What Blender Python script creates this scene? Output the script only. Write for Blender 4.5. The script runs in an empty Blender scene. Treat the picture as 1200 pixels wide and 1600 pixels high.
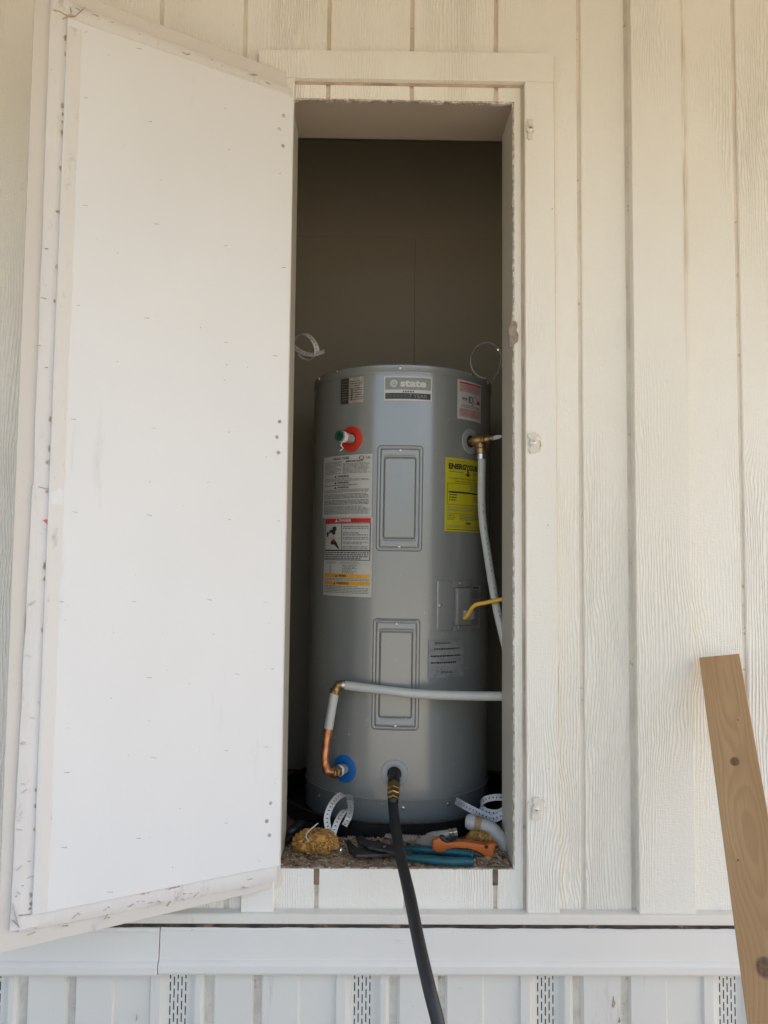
import bpy, bmesh, math, random
from mathutils import Vector, Matrix, noise
random.seed(7)
RAD = math.radians
sc = bpy.context.scene
COL = sc.collection

# ------------------------------------------------------------------ camera, sky, sun, exposure
FPX = 1209.0                                   # focal length in pixels of the 1200x1600 photograph
CAM = Vector((0.0, -1.89, 0.7626))
CR = (Matrix.Rotation(RAD(-0.7606), 3, 'Z') @ Matrix.Rotation(RAD(90 + 3.5412), 3, 'X') @ Matrix.Rotation(RAD(0.5595), 3, 'Z'))
cd = bpy.data.cameras.new('camera'); cam = bpy.data.objects.new('camera', cd); COL.objects.link(cam)
cd.sensor_fit = 'VERTICAL'; cd.sensor_height = 24.0; cd.sensor_width = 18.0
cd.lens = FPX * 24.0 / 1600.0; cd.clip_start = 0.02; cd.clip_end = 600
cam.matrix_world = Matrix.Translation(CAM) @ CR.to_4x4()
sc.camera = cam

SUN_EL, SUN_AZ = 46, 78                        # sun off to the right, just behind the plane of the wall (azimuth from +Y towards +X)
w = bpy.data.worlds.new('World'); sc.world = w; w.use_nodes = True
nt = w.node_tree; bg = nt.nodes['Background']
sky = nt.nodes.new('ShaderNodeTexSky'); sky.sky_type = 'NISHITA'; sky.sun_disc = False
sky.sun_elevation = RAD(SUN_EL); sky.sun_rotation = RAD(SUN_AZ)
sky.air_density = 1.0; sky.dust_density = 4.5; sky.ozone_density = 0.9
nt.links.new(sky.outputs['Color'], bg.inputs['Color']); bg.inputs['Strength'].default_value = 0.15
sl = bpy.data.lights.new('sun', 'SUN'); sl.energy = 3.8; sl.angle = RAD(0.53); sl.color = (1.0, 0.97, 0.92)
so = bpy.data.objects.new('sun', sl); COL.objects.link(so)
sd = Vector((math.sin(RAD(SUN_AZ)) * math.cos(RAD(SUN_EL)), math.cos(RAD(SUN_AZ)) * math.cos(RAD(SUN_EL)), math.sin(RAD(SUN_EL))))
so.rotation_euler = sd.to_track_quat('Z', 'Y').to_euler(); so.location = (0, 0, 6)
sc.view_settings.view_transform = 'Standard'; sc.view_settings.look = 'None'
sc.view_settings.gamma = 1; sc.view_settings.use_curve_mapping = False
sc.view_settings.exposure = 1.84
SHADE_EAVE_DEPTH = 2.3  # unseen eave, depth chosen to darken the upper wall

# ------------------------------------------------------------------ geometry helpers
def pray(px, py): return CR @ Vector(((px - 600) / FPX, -(py - 800) / FPX, -1))
def at(px, py, Y):
    d = pray(px, py); return CAM + d * ((Y - CAM.y) / d.y)
def atz(px, py, z):
    d = pray(px, py); return CAM + d * ((z - CAM.z) / d.z)
def V(*a): return Vector(a)

W = {}                                          # world matrix of every Empty / part built
class MB:
    def __init__(s): s.v = []; s.f = []; s.m = []
    def add(s, vs, fs, mi=0):
        o = len(s.v); s.v += [Vector(v) for v in vs]
        for f in fs: s.f.append([i + o for i in f]); s.m.append(mi)
        return s
    def box(s, x0, x1, y0, y1, z0, z1, mi=0, mat=None):
        vs = [V(x, y, z) for x in (x0, x1) for y in (y0, y1) for z in (z0, z1)]
        if mat: vs = [mat @ v for v in vs]
        return s.add(vs, [(0, 1, 3, 2), (4, 6, 7, 5), (0, 4, 5, 1), (2, 3, 7, 6), (0, 2, 6, 4), (1, 5, 7, 3)], mi)
    def tube(s, pts, r, n=12, rs=None, caps=True, mi=0):
        pts = [Vector(p) for p in pts]; N = len(pts); rs = rs or [r] * N
        T = []
        for i in range(N):
            a = pts[max(i - 1, 0)]; b = pts[min(i + 1, N - 1)]
            t = (b - a); T.append(t.normalized() if t.length > 1e-9 else (T[-1] if T else V(0, 0, 1)))
        u = T[0].orthogonal().normalized(); vs = []
        for i in range(N):
            u = (u - T[i] * u.dot(T[i])).normalized(); w_ = T[i].cross(u)
            for k in range(n):
                a = 2 * math.pi * k / n; vs.append(pts[i] + (u * math.cos(a) + w_ * math.sin(a)) * rs[i])
        fs = [(i * n + k, i * n + (k + 1) % n, (i + 1) * n + (k + 1) % n, (i + 1) * n + k) for i in range(N - 1) for k in range(n)]
        if caps: fs += [tuple(range(n))[::-1], tuple(range((N - 1) * n, N * n))]
        return s.add(vs, fs, mi)
    def lathe(s, prof, n=32, mat=None, mi=0, a0=0, a1=2 * math.pi, cap=False):
        full = abs(a1 - a0 - 2 * math.pi) < 1e-6; cols = n if full else n + 1
        vs = []
        for (r, z) in prof:
            for k in range(cols):
                a = a0 + (a1 - a0) * k / n; p = V(r * math.sin(a), -r * math.cos(a), z); vs.append(mat @ p if mat else p)
        fs = []
        for i in range(len(prof) - 1):
            for k in range(n):
                k2 = (k + 1) % cols
                fs.append((i * cols + k, i * cols + k2, (i + 1) * cols + k2, (i + 1) * cols + k))
        if cap: fs.append(tuple(range(cols))[::-1]); fs.append(tuple(range((len(prof) - 1) * cols, len(prof) * cols)))
        return s.add(vs, fs, mi)
    def prism(s, poly, h0, h1, fn, mi=0):
        n = len(poly); vs = [fn(a, b, h0) for a, b in poly] + [fn(a, b, h1) for a, b in poly]
        fs = [tuple(range(n))[::-1], tuple(range(n, 2 * n))] + [(i, (i + 1) % n, (i + 1) % n + n, i + n) for i in range(n)]
        return s.add(vs, fs, mi)
    def grid(s, nu, nv, fn, mi=0, skip=None):
        vs = [fn(i / nu, j / nv) for j in range(nv + 1) for i in range(nu + 1)]
        fs = [(j * (nu + 1) + i, j * (nu + 1) + i + 1, (j + 1) * (nu + 1) + i + 1, (j + 1) * (nu + 1) + i)
              for j in range(nv) for i in range(nu) if not (skip and skip(i, j))]
        return s.add(vs, fs, mi)
    def build(s, name, mats, parent=None, smooth=None, bevel=0, seg=2, local=False, solid=0):
        me = bpy.data.meshes.new(name)
        vs = s.v
        if parent is not None and not local:
            inv = W[parent.name].inverted(); vs = [inv @ v for v in vs]
        me.from_pydata([tuple(v) for v in vs], [], s.f)
        if not isinstance(mats, (list, tuple)): mats = [mats]
        for m in mats: me.materials.append(m)
        for p, mi in zip(me.polygons, s.m): p.material_index = mi
        bm = bmesh.new(); bm.from_mesh(me)
        bmesh.ops.recalc_face_normals(bm, faces=bm.faces)
        if solid: bmesh.ops.solidify(bm, geom=bm.faces[:], thickness=solid)
        if bevel:
            es = [e for e in bm.edges if len(e.link_faces) == 2 and e.calc_face_angle(0) > RAD(35)]
            bmesh.ops.bevel(bm, geom=es, offset=bevel, segments=seg, profile=0.5, affect='EDGES', clamp_overlap=True)
        bm.to_mesh(me); bm.free()
        if smooth is not None:
            for p in me.polygons: p.use_smooth = True
            me.set_sharp_from_angle(angle=RAD(smooth))
        o = bpy.data.objects.new(name, me); COL.objects.link(o)
        if parent is not None: o.parent = parent; W[o.name] = W[parent.name].copy()
        else: W[o.name] = Matrix.Identity(4)
        return o

def tag(o, label=None, cat=None, group=None, kind=None):
    if label: o['label'] = label
    if cat: o['category'] = cat
    if group: o['group'] = group
    if kind: o['kind'] = kind
    return o
def empty(name, loc, label, cat, group=None, rot=None):
    o = bpy.data.objects.new(name, None); COL.objects.link(o); o.empty_display_size = 0.05
    m = Matrix.Translation(Vector(loc))
    if rot: m = m @ rot.to_4x4(); o.rotation_euler = rot.to_euler()
    o.location = loc; W[o.name] = m
    return tag(o, label, cat, group)
def share(o, name, parent, mat4):                # a copy of a small part elsewhere, mesh data shared
    c = o.copy(); c.name = name; COL.objects.link(c); c.parent = parent; c.matrix_local = mat4
    W[c.name] = W[parent.name] @ mat4
    return c
def spline(pts, n=8):                            # Catmull-Rom
    P = [Vector(p) for p in pts]; P = [P[0] * 2 - P[1]] + P + [P[-1] * 2 - P[-2]]; out = []
    for i in range(1, len(P) - 2):
        for k in range(n):
            t = k / n; a, b, c, d = P[i - 1:i + 3]
            out.append(0.5 * ((2 * b) + (c - a) * t + (2 * a - 5 * b + 4 * c - d) * t * t + (3 * b - a - 3 * c + d) * t ** 3))
    return out + [P[-2]]
def axm(origin, axis):                           # matrix whose +Z is the given axis
    q = Vector(axis).to_track_quat('Z', 'Y'); return Matrix.Translation(Vector(origin)) @ q.to_matrix().to_4x4()
def lerp(a, b, t): return a + (b - a) * t
def sst(a, b, x):
    t = min(1, max(0, (x - a) / (b - a))); return t * t * (3 - 2 * t)

# ------------------------------------------------------------------ materials
class NT:
    def __init__(s, name):
        s.mat = bpy.data.materials.new(name); s.mat.use_nodes = True; s.t = s.mat.node_tree
        s.b = s.t.nodes['Principled BSDF']
    def n(s, typ, **kw):
        nd = s.t.nodes.new(typ)
        for k, v in kw.items():
            if hasattr(nd, k): setattr(nd, k, v)
        return nd
    def link(s, a, b): s.t.links.new(a, b)
    def setin(s, nd, name, v):
        if hasattr(v, 'is_linked') or hasattr(v, 'links'): s.link(v, nd.inputs[name])
        else: nd.inputs[name].default_value = v
    def coord(s, scale=(1, 1, 1), loc=(0, 0, 0)):
        tc = s.n('ShaderNodeTexCoord'); mp = s.n('ShaderNodeMapping'); s.link(tc.outputs['Object'], mp.inputs['Vector'])
        mp.inputs['Scale'].default_value = scale; mp.inputs['Location'].default_value = loc
        return mp.outputs['Vector']
    def noise(s, vec, scale=1, detail=4, rough=0.55, dist=0):
        nd = s.n('ShaderNodeTexNoise'); s.link(vec, nd.inputs['Vector'])
        nd.inputs['Scale'].default_value = scale; nd.inputs['Detail'].default_value = detail
        nd.inputs['Roughness'].default_value = rough; nd.inputs['Distortion'].default_value = dist
        return nd.outputs['Fac']
    def ramp(s, fac, a, b, va=0.0, vb=1.0):
        nd = s.n('ShaderNodeMapRange'); nd.interpolation_type = 'SMOOTHSTEP'; s.link(fac, nd.inputs['Value'])
        nd.inputs['From Min'].default_value = a; nd.inputs['From Max'].default_value = b
        nd.inputs['To Min'].default_value = va; nd.inputs['To Max'].default_value = vb
        return nd.outputs['Result']
    def math(s, op, a, b=0.0, c=0.0):
        nd = s.n('ShaderNodeMath', operation=op)
        for i, x in enumerate((a, b, c)):
            if hasattr(x, 'links'): s.link(x, nd.inputs[i])
            else: nd.inputs[i].default_value = x
        return nd.outputs[0]
    def mix(s, fac, a, b):
        nd = s.n('ShaderNodeMix', data_type='RGBA')
        for i, x in ((0, fac), (6, a), (7, b)):
            if hasattr(x, 'links'): s.link(x, nd.inputs[i])
            else: nd.inputs[i].default_value = x if i == 0 else (*x[:3], 1)
        return nd.outputs[2]
    def color(s, c): s.setin(s.b, 'Base Color', (*c, 1) if isinstance(c, tuple) else c)
    def rough(s, r): s.setin(s.b, 'Roughness', r)
    def bump(s, h, strength=0.5, dist=0.002):
        nd = s.n('ShaderNodeBump'); s.link(h, nd.inputs['Height']); nd.inputs['Strength'].default_value = strength
        nd.inputs['Distance'].default_value = dist; s.link(nd.outputs['Normal'], s.b.inputs['Normal'])
    def sep(s, vec):
        nd = s.n('ShaderNodeSeparateXYZ'); s.link(vec, nd.inputs[0]); return nd.outputs

def simple(name, c, rough=0.5, metal=0, var=0.12, vscale=40, bump=0.0, bscale=200, coat=0, dirt=None, dscale=60, dth=0.62):
    m = NT(name); co = m.coord()
    n1 = m.noise(co, vscale, 5)
    f = m.ramp(n1, 0.3, 0.7)
    col = m.mix(f, tuple(x * (1 - var) for x in c), tuple(min(1, x * (1 + var)) for x in c))
    if dirt:
        d = m.ramp(m.noise(co, dscale, 6, 0.65), dth, dth + 0.1); col = m.mix(d, col, dirt)
    m.color(col); m.rough(m.ramp(n1, 0.2, 0.8, max(0.03, rough - 0.07), min(1, rough + 0.07)))
    m.b.inputs['Metallic'].default_value = metal
    if coat: m.b.inputs['Coat Weight'].default_value = coat; m.b.inputs['Coat Roughness'].default_value = 0.12
    if bump: m.bump(m.noise(co, bscale, 4), bump, 0.002)
    return m.mat

def siding_mat(name, base, relief=1.0, smooth_sawn=False):
    m = NT(name); co = m.coord()
    big = m.noise(m.coord((3.2, 3, 0.9)), 1.0, 2)                       # where grain shows
    wob = m.noise(m.coord((9, 9, 2.2), (3, 0, 5)), 1.0, 3, 0.5, 0.6)
    x, y, z = m.sep(co)
    ph = m.math('ADD', m.math('MULTIPLY', x, 860.0), m.math('MULTIPLY', wob, 58.0))
    lines = m.math('SINE', ph)
    lines = m.math('MULTIPLY_ADD', lines, 0.5, 0.5)
    lines = m.math('POWER', lines, 1.6)
    fib = m.noise(m.coord((430, 60, 30), (1, 2, 0)), 1.0, 3, 0.55)
    chat = m.noise(m.coord((70, 40, 300), (7, 2, 0)), 1.0, 3, 0.6)
    pits = m.noise(m.coord((120, 60, 60), (2, 8, 1)), 1.0, 5, 0.7, 0.8)
    gm = m.ramp(big, 0.42, 0.62)
    h = m.math('ADD', m.math('MULTIPLY', m.math('MULTIPLY', lines, gm), 0.55), m.math('MULTIPLY', fib, 0.40))
    h = m.math('ADD', h, m.math('MULTIPLY', m.math('MULTIPLY', chat, m.math('SUBTRACT', 1.15, gm)), 0.42))
    h = m.math('ADD', h, m.math('MULTIPLY', pits, 0.55))
    m.bump(h, 0.8 * relief, 0.0036)
    blot = m.noise(m.coord((2.5, 2.5, 1.1), (4, 1, 9)), 1.0, 4)
    c = m.mix(m.ramp(blot, 0.3, 0.7), tuple(v * f for v, f in zip(base, (0.95, 0.94, 0.90))), base)
    val = m.math('MULTIPLY', m.math('SUBTRACT', 1.0, lines), gm); val = m.math('MULTIPLY', val, m.ramp(fib, 0.4, 0.6))  # grain valleys darkened: relief shade and grain dirt put into the colour
    c = m.mix(m.math('MULTIPLY', val, 0.55), c, tuple(v * f for v, f in zip(base, (0.80, 0.76, 0.68))))
    # thin paint: tan shows in the deepest pits, scattered rust-brown specks
    thin = m.ramp(m.noise(m.coord((30, 30, 5), (0, 4, 2)), 1.0, 6, 0.7), 0.66, 0.80)
    c = m.mix(m.math('MULTIPLY', thin, 0.15), c, (0.58, 0.48, 0.35))
    speck = m.ramp(m.noise(m.coord((150, 150, 110), (9, 4, 2)), 1.0, 2, 0.5), 0.775, 0.80)
    c = m.mix(m.math('MULTIPLY', speck, 0.75), c, (0.16, 0.11, 0.07))
    # brown run-down stain on the siding along the batten's right edge
    st = m.math('MULTIPLY', m.ramp(x, 0.772, 0.790, 1.0, 0.0), m.ramp(x, 0.760, 0.768))
    st = m.math('MULTIPLY', st, m.ramp(z, 1.15, 1.9))
    st = m.math('MULTIPLY', st, m.ramp(m.noise(m.coord((90, 40, 6), (1, 1, 3)), 1.0, 4), 0.35, 0.62))
    c = m.mix(m.math('MULTIPLY', st, 0.7), c, (0.42, 0.27, 0.17))
    m.color(c); m.rough(0.62)
    m.b.inputs['Specular IOR Level'].default_value = 0.35
    return m.mat

def paint_mat(name, base, dirtc=(0.35, 0.28, 0.22), amt=0.5, scuff=True, bump=0.25, rough=0.5, dth=0.64, stretch=(14, 14, 5)):
    m = NT(name)
    a = m.noise(m.coord((2.2, 2.2, 1.6)), 1.0, 4)
    c = m.mix(m.ramp(a, 0.3, 0.7), tuple(v * 0.955 for v in base), base)
    if scuff:
        s1 = m.ramp(m.noise(m.coord(stretch, (3, 1, 2)), 1.0, 7, 0.72), dth, dth + 0.13)
        c = m.mix(m.math('MULTIPLY', s1, amt), c, dirtc)
        sp = m.ramp(m.noise(m.coord((120, 120, 90), (9, 4, 2)), 1.0, 2), 0.765, 0.79)
        c = m.mix(m.math('MULTIPLY', sp, 0.6), c, (0.15, 0.11, 0.08))
    m.color(c); m.rough(m.ramp(a, 0.2, 0.8, rough - 0.08, rough + 0.08))
    h = m.math('ADD', m.noise(m.coord((90, 90, 20)), 1.0, 4), m.math('MULTIPLY', m.noise(m.coord((12, 12, 7)), 1.0, 3), 1.5))
    m.bump(h, bump, 0.0015)
    return m.mat

def wood_mat():
    m = NT('fir_wood'); co = m.coord()
    x, y, z = m.sep(co)                                  # x across the face, z along the board
    wob = m.noise(m.coord((5, 5, 0.9), (1, 2, 3)), 1.0, 3)
    cx = m.math('ADD', x, m.math('MULTIPLY_ADD', wob, 0.060, -0.03))
    tot = None; kn = None
    for (kx, kz, kr) in KNOTS:
        dx = m.math('SUBTRACT', x, kx); dz = m.math('SUBTRACT', z, kz)
        d2 = m.math('ADD', m.math('MULTIPLY', dx, dx), m.math('MULTIPLY', m.math('MULTIPLY', dz, dz), 0.75))
        dd = m.math('SQRT', d2)
        g = m.math('EXPONENT', m.math('MULTIPLY', m.math('ADD', m.math('MULTIPLY', dx, dx), m.math('MULTIPLY', m.math('MULTIPLY', dz, dz), 0.09)), -1.0 / (kr * 2.6) ** 2))
        g = m.math('MULTIPLY', g, kr * 2.2)
        tot = g if tot is None else m.math('ADD', tot, g)
        k = m.ramp(m.math('ADD', dd, m.math('MULTIPLY_ADD', wob, 0.004, -0.002)), kr * 0.6, kr * 1.0, 1.0, 0.0)
        kn = k if kn is None else m.math('MAXIMUM', kn, k)
    xq = m.math('MULTIPLY', m.math('SUBTRACT', cx, 0.006), 1 / 0.045); par = m.math('MULTIPLY', m.math('MULTIPLY', xq, xq), 1.5)
    slow = m.noise(m.coord((3, 3, 1.1), (6, 2, 5)), 1.0, 2)
    far = m.math('ADD', m.math('ADD', par, m.math('MULTIPLY', z, 0.85)), m.math('MULTIPLY_ADD', slow, 1.0, m.math('MULTIPLY', tot, 30.0)))
    rings = m.math('FRACT', m.math('MULTIPLY', far, 3.4))
    rings = m.math('MULTIPLY', m.ramp(rings, 0.0, 0.75), m.ramp(rings, 0.80, 1.0, 1.0, 0.0))
    rings = m.math('POWER', rings, 1.5)
    fine = m.noise(m.coord((300, 300, 7), (5, 5, 1)), 1.0, 4, 0.6)
    blot = m.noise(m.coord((9, 9, 2.0), (8, 5, 1)), 1.0, 4)
    c = m.mix(m.ramp(blot, 0.3, 0.7), (0.455, 0.275, 0.125), (0.54, 0.345, 0.17))
    c = m.mix(m.math('MULTIPLY', rings, 0.36), c, (0.35, 0.19, 0.085))
    c = m.mix(m.math('MULTIPLY', m.ramp(fine, 0.45, 0.75), 0.32), c, (0.28, 0.16, 0.08))
    kc = m.noise(m.coord((160, 160, 160), (2, 2, 2)), 1.0, 4, 0.7)
    c = m.mix(m.math('MULTIPLY', kn, 0.85), c, m.mix(m.ramp(kc, 0.35, 0.65), (0.07, 0.038, 0.022), (0.20, 0.11, 0.055)))
    gry = m.ramp(m.noise(m.coord((14, 14, 3), (2, 7, 4)), 1.0, 5), 0.6, 0.8)
    c = m.mix(m.math('MULTIPLY', gry, 0.25), c, (0.46, 0.40, 0.34))
    m.color(c); m.rough(0.66); m.bump(m.math('ADD', fine, m.math('MULTIPLY', rings, 0.5)), 0.3, 0.0012)
    return m.mat

CREAM = (0.86, 0.835, 0.76)
M = {}
M['siding'] = siding_mat('painted_siding', CREAM)
M['trim'] = siding_mat('painted_trim_board', (0.84, 0.815, 0.745), 0.7)
M['groove'] = simple('groove_dust', (0.74, 0.68, 0.58), 0.9, var=0.10, vscale=9, dirt=(0.48, 0.37, 0.27), dscale=40, dth=0.60)
M['groove_brown'] = simple('brown_dirt_shade', (0.42, 0.30, 0.21), 0.9, var=0.3, vscale=14, dirt=(0.52, 0.42, 0.31), dscale=22, dth=0.56)  # edge shade and dirt in one brown, also wear marks and chips
M['groove_tan'] = simple('tan_dirt_shade', (0.52, 0.43, 0.33), 0.9, var=0.2, vscale=10, dirt=(0.27, 0.18, 0.12), dscale=26, dth=0.60)  # edge shade and dust in one tan, for the trim strips
M['button'] = paint_mat('worn_button_paint', (0.70, 0.655, 0.56), (0.36, 0.24, 0.15), 0.6, bump=0.3, dth=0.60, stretch=(60, 60, 40))
M['raw_edge'] = simple('splintered_ply_edge', (0.42, 0.37, 0.31), 0.9, var=0.35, vscale=70, bump=0.8, bscale=180, dirt=(0.70, 0.66, 0.60), dscale=45, dth=0.52)
M['bare_wood'] = simple('bare_weathered_wood', (0.30, 0.25, 0.20), 0.9, var=0.3, vscale=60, bump=0.8, bscale=260, dirt=(0.33, 0.20, 0.08), dscale=35, dth=0.56)
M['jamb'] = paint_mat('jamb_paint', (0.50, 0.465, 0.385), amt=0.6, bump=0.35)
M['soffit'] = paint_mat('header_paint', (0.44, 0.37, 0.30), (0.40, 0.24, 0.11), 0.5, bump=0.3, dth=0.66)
M['door_panel'] = paint_mat('door_panel_paint', (0.765, 0.77, 0.765), (0.56, 0.53, 0.50), 0.42, bump=0.16, rough=0.42, dth=0.60, stretch=(13, 13, 1.6))
M['door_rim'] = paint_mat('door_rim_paint', (0.66, 0.62, 0.565), (0.40, 0.27, 0.18), 0.5, bump=0.3, rough=0.6, dth=0.62)
M['tape'] = paint_mat('painted_tape', (0.73, 0.705, 0.67), (0.40, 0.36, 0.34), 0.6, bump=0.9, rough=0.5, dth=0.56, stretch=(24, 24, 11))
M['vinyl'] = paint_mat('white_vinyl', (0.765, 0.735, 0.66), (0.46, 0.41, 0.32), 0.42, bump=0.06, rough=0.36, dth=0.585, stretch=(26, 26, 3.5))
M['vinyl_band'] = paint_mat('weathered_white_band', (0.765, 0.74, 0.68), (0.46, 0.42, 0.34), 0.45, bump=0.12, rough=0.42, dth=0.64, stretch=(5, 30, 40))
M['vinyl_dirt'] = simple('grimy_vinyl_channel', (0.64, 0.59, 0.50), 0.6, var=0.15, vscale=18, dirt=(0.36, 0.28, 0.19), dscale=16, dth=0.58)
M['rust'] = simple('rusty_gap', (0.060, 0.044, 0.034), 0.9, var=0.5, vscale=30, dirt=(0.20, 0.13, 0.08), dscale=25, dth=0.55)
M['black_gap'] = simple('dark_cavity', (0.02, 0.018, 0.016), 0.9)
M['closet'] = paint_mat('closet_panel_paint', (0.31, 0.27, 0.195), (0.20, 0.165, 0.115), 0.3, bump=0.2, rough=0.6)
M['floor_wood'] = simple('dirty_floor_wood', (0.19, 0.135, 0.095), 0.9, var=0.35, vscale=30, bump=0.6, bscale=120, dirt=(0.07, 0.05, 0.04), dscale=22, dth=0.52)
M['chips'] = simple('wood_chips', (0.36, 0.26, 0.155), 0.9, var=0.45, vscale=90, bump=0.8, bscale=300, dirt=(0.10, 0.065, 0.04), dscale=50, dth=0.5)
M['chip_pale'] = simple('pale_wood_chips', (0.52, 0.43, 0.30), 0.9, var=0.3, vscale=100)
M['metal_screw'] = simple('screw_zinc', (0.60, 0.60, 0.58), 0.3, 1.0, 0.15)
M['brass'] = simple('brass', (0.38, 0.25, 0.11), 0.32, 0.9, 0.3, 80, bump=0.2, bscale=150, dirt=(0.16, 0.10, 0.05), dscale=70, dth=0.55)
M['copper'] = simple('copper', (0.56, 0.25, 0.13), 0.36, 0.85, 0.25, 60, dirt=(0.22, 0.10, 0.06), dscale=50, dth=0.58)
M['galv'] = simple('galvanised_strap', (0.40, 0.397, 0.385), 0.5, 0.4, 0.15, 80)
M['pex'] = simple('translucent_white_pipe', (0.52, 0.53, 0.485), 0.35, 0, 0.05, 30)
for n_ in ('pex',): M[n_].node_tree.nodes['Principled BSDF'].inputs['Subsurface Weight'].default_value = 0.15; M[n_].node_tree.nodes['Principled BSDF'].inputs['Subsurface Radius'].default_value = (0.01, 0.01, 0.01)
M['pvc'] = simple('dirty_white_pipe', (0.42, 0.42, 0.41), 0.4, 0, 0.06, 30, dirt=(0.25, 0.17, 0.10), dscale=45, dth=0.60)
M['black_plastic'] = simple('black_plastic', (0.012, 0.012, 0.013), 0.38, 0, 0.3, 60, dirt=(0.10, 0.095, 0.085), dscale=140, dth=0.66)
M['black_rubber'] = simple('black_rubber', (0.016, 0.017, 0.019), 0.5, 0, 0.3, 30, bump=0.15, bscale=120, dirt=(0.16, 0.155, 0.15), dscale=130, dth=0.69)
M['dark_steel'] = simple('oily_dark_steel', (0.07, 0.068, 0.065), 0.42, 0.8, 0.4, 60, dirt=(0.12, 0.07, 0.04), dscale=60, dth=0.56)
M['orange'] = simple('orange_plastic', (0.42, 0.10, 0.008), 0.5, 0, 0.08, 40, dirt=(0.28, 0.11, 0.04), dscale=55, dth=0.60)
M['teal'] = simple('teal_vinyl_grip', (0.002, 0.075, 0.10), 0.4, 0, 0.15, 40, dirt=(0.03, 0.10, 0.13), dscale=55, dth=0.6)
M['foam'] = simple('old_spray_foam', (0.42, 0.22, 0.05), 0.75, 0, 0.3, 45, bump=0.9, bscale=110, dirt=(0.30, 0.145, 0.04), dscale=60, dth=0.54)
M['red'] = simple('red_plastic', (0.62, 0.035, 0.018), 0.38, 0, 0.08)
M['blue'] = simple('blue_plastic', (0.008, 0.13, 0.42), 0.38, 0, 0.08)
M['grey_ring'] = simple('pale_grey_plastic', (0.32, 0.33, 0.32), 0.42, 0, 0.06)
M['green'] = simple('green_liner', (0.012, 0.075, 0.045), 0.4)
M['white_tape'] = simple('thread_seal_tape', (0.74, 0.73, 0.71), 0.6, 0, 0.1, 120, bump=0.5, bscale=300)
M['yellow_cable'] = simple('yellow_cable_jacket', (0.72, 0.42, 0.035), 0.45, 0, 0.1)
M['clear_plastic'] = simple('cloudy_clear_plastic', (0.50, 0.53, 0.42), 0.2, 0, 0.15, 60)
M['clear_plastic'].node_tree.nodes['Principled BSDF'].inputs['Transmission Weight'].default_value = 0.45
def tank_mat():
    m = NT('grey_enamel'); co = m.coord()
    a = m.noise(m.coord((3, 3, 2)), 1.0, 3)
    c = m.mix(m.ramp(a, 0.3, 0.7), (0.214, 0.226, 0.212), (0.232, 0.243, 0.228))
    dots = m.ramp(m.noise(m.coord((95, 95, 95), (4, 4, 1)), 1.0, 2, 0.5), 0.725, 0.75)
    low = m.ramp(m.sep(co)[2], 0.15, 0.75, 1.0, 0.25)
    c = m.mix(m.math('MULTIPLY', dots, m.math('MULTIPLY', low, 0.75)), c, (0.55, 0.54, 0.50))
    m.color(c); m.rough(0.23); m.b.inputs['IOR'].default_value = 2.0
    m.bump(m.noise(m.coord((6, 6, 1.2)), 1.0, 2), 0.16, 0.004)
    return m.mat
M['tank'] = tank_mat()
M['paper'] = simple('label_paper', (0.50, 0.50, 0.455), 0.42, 0, 0.03, 20)
M['paper_white'] = simple('label_white', (0.54, 0.53, 0.52), 0.4, 0, 0.03, 20)
M['ink'] = simple('black_ink', (0.025, 0.024, 0.023), 0.5)
M['ink_grey'] = simple('grey_ink', (0.16, 0.16, 0.155), 0.5)
M['ink_red'] = simple('red_ink', (0.50, 0.018, 0.02), 0.45)
M['ink_orange'] = simple('orange_ink', (0.70, 0.32, 0.02), 0.45)
M['ink_pink'] = simple('pink_ink', (0.50, 0.345, 0.345), 0.45)
M['yellow_label'] = simple('yellow_label', (0.52, 0.46, 0.012), 0.42, 0, 0.04)
M['badge_green'] = simple('badge_grey_green', (0.215, 0.225, 0.175), 0.35, 0.2, 0.05)
M['silver'] = simple('silver_foil', (0.46, 0.43, 0.37), 0.35, 0.35, 0.2, 120)
M['brown_ink'] = simple('dark_brown_ink', (0.055, 0.045, 0.038), 0.45)
M['box_plate'] = simple('galvanised_cover', (0.31, 0.315, 0.295), 0.42, 0.35, 0.08, 60, dirt=(0.30, 0.16, 0.06), dscale=25, dth=0.68)

# ------------------------------------------------------------------ ground and a roof slab out of frame, shaped to shade the wall
GZ = -0.76
def ground_mat():
    m = NT('dry_dirt_and_gravel'); co = m.coord()
    a = m.noise(co, 0.6, 6, 0.6); b = m.noise(co, 14, 6, 0.7)
    c = m.mix(m.ramp(a, 0.35, 0.65), (0.185, 0.158, 0.118), (0.225, 0.195, 0.148))
    c = m.mix(m.ramp(b, 0.4, 0.7), c, (0.27, 0.24, 0.185)); m.color(c); m.rough(0.95); m.bump(b, 0.6, 0.02)
    return m.mat
g = MB(); g.add([(-250, -250, GZ), (250, -250, GZ), (250, 250, GZ), (-250, 250, GZ)], [(0, 1, 2, 3)])
tag(g.build('ground', ground_mat()), kind='structure')
M['shade_slab'] = simple('shade_eave_underside', (0.37, 0.30, 0.18), 0.7, 0, 0.08, 3)
r = MB(); r.box(-6, 4.2, -SHADE_EAVE_DEPTH, 4.5, 2.33, 2.47); r.box(-6, 4.2, -SHADE_EAVE_DEPTH - 0.03, -SHADE_EAVE_DEPTH, 2.27, 2.50)
tag(r.build('shade_eave', M['shade_slab'], bevel=0.004), kind='structure')  # slab out of view, extent shaped to hold off sky and sun

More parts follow.
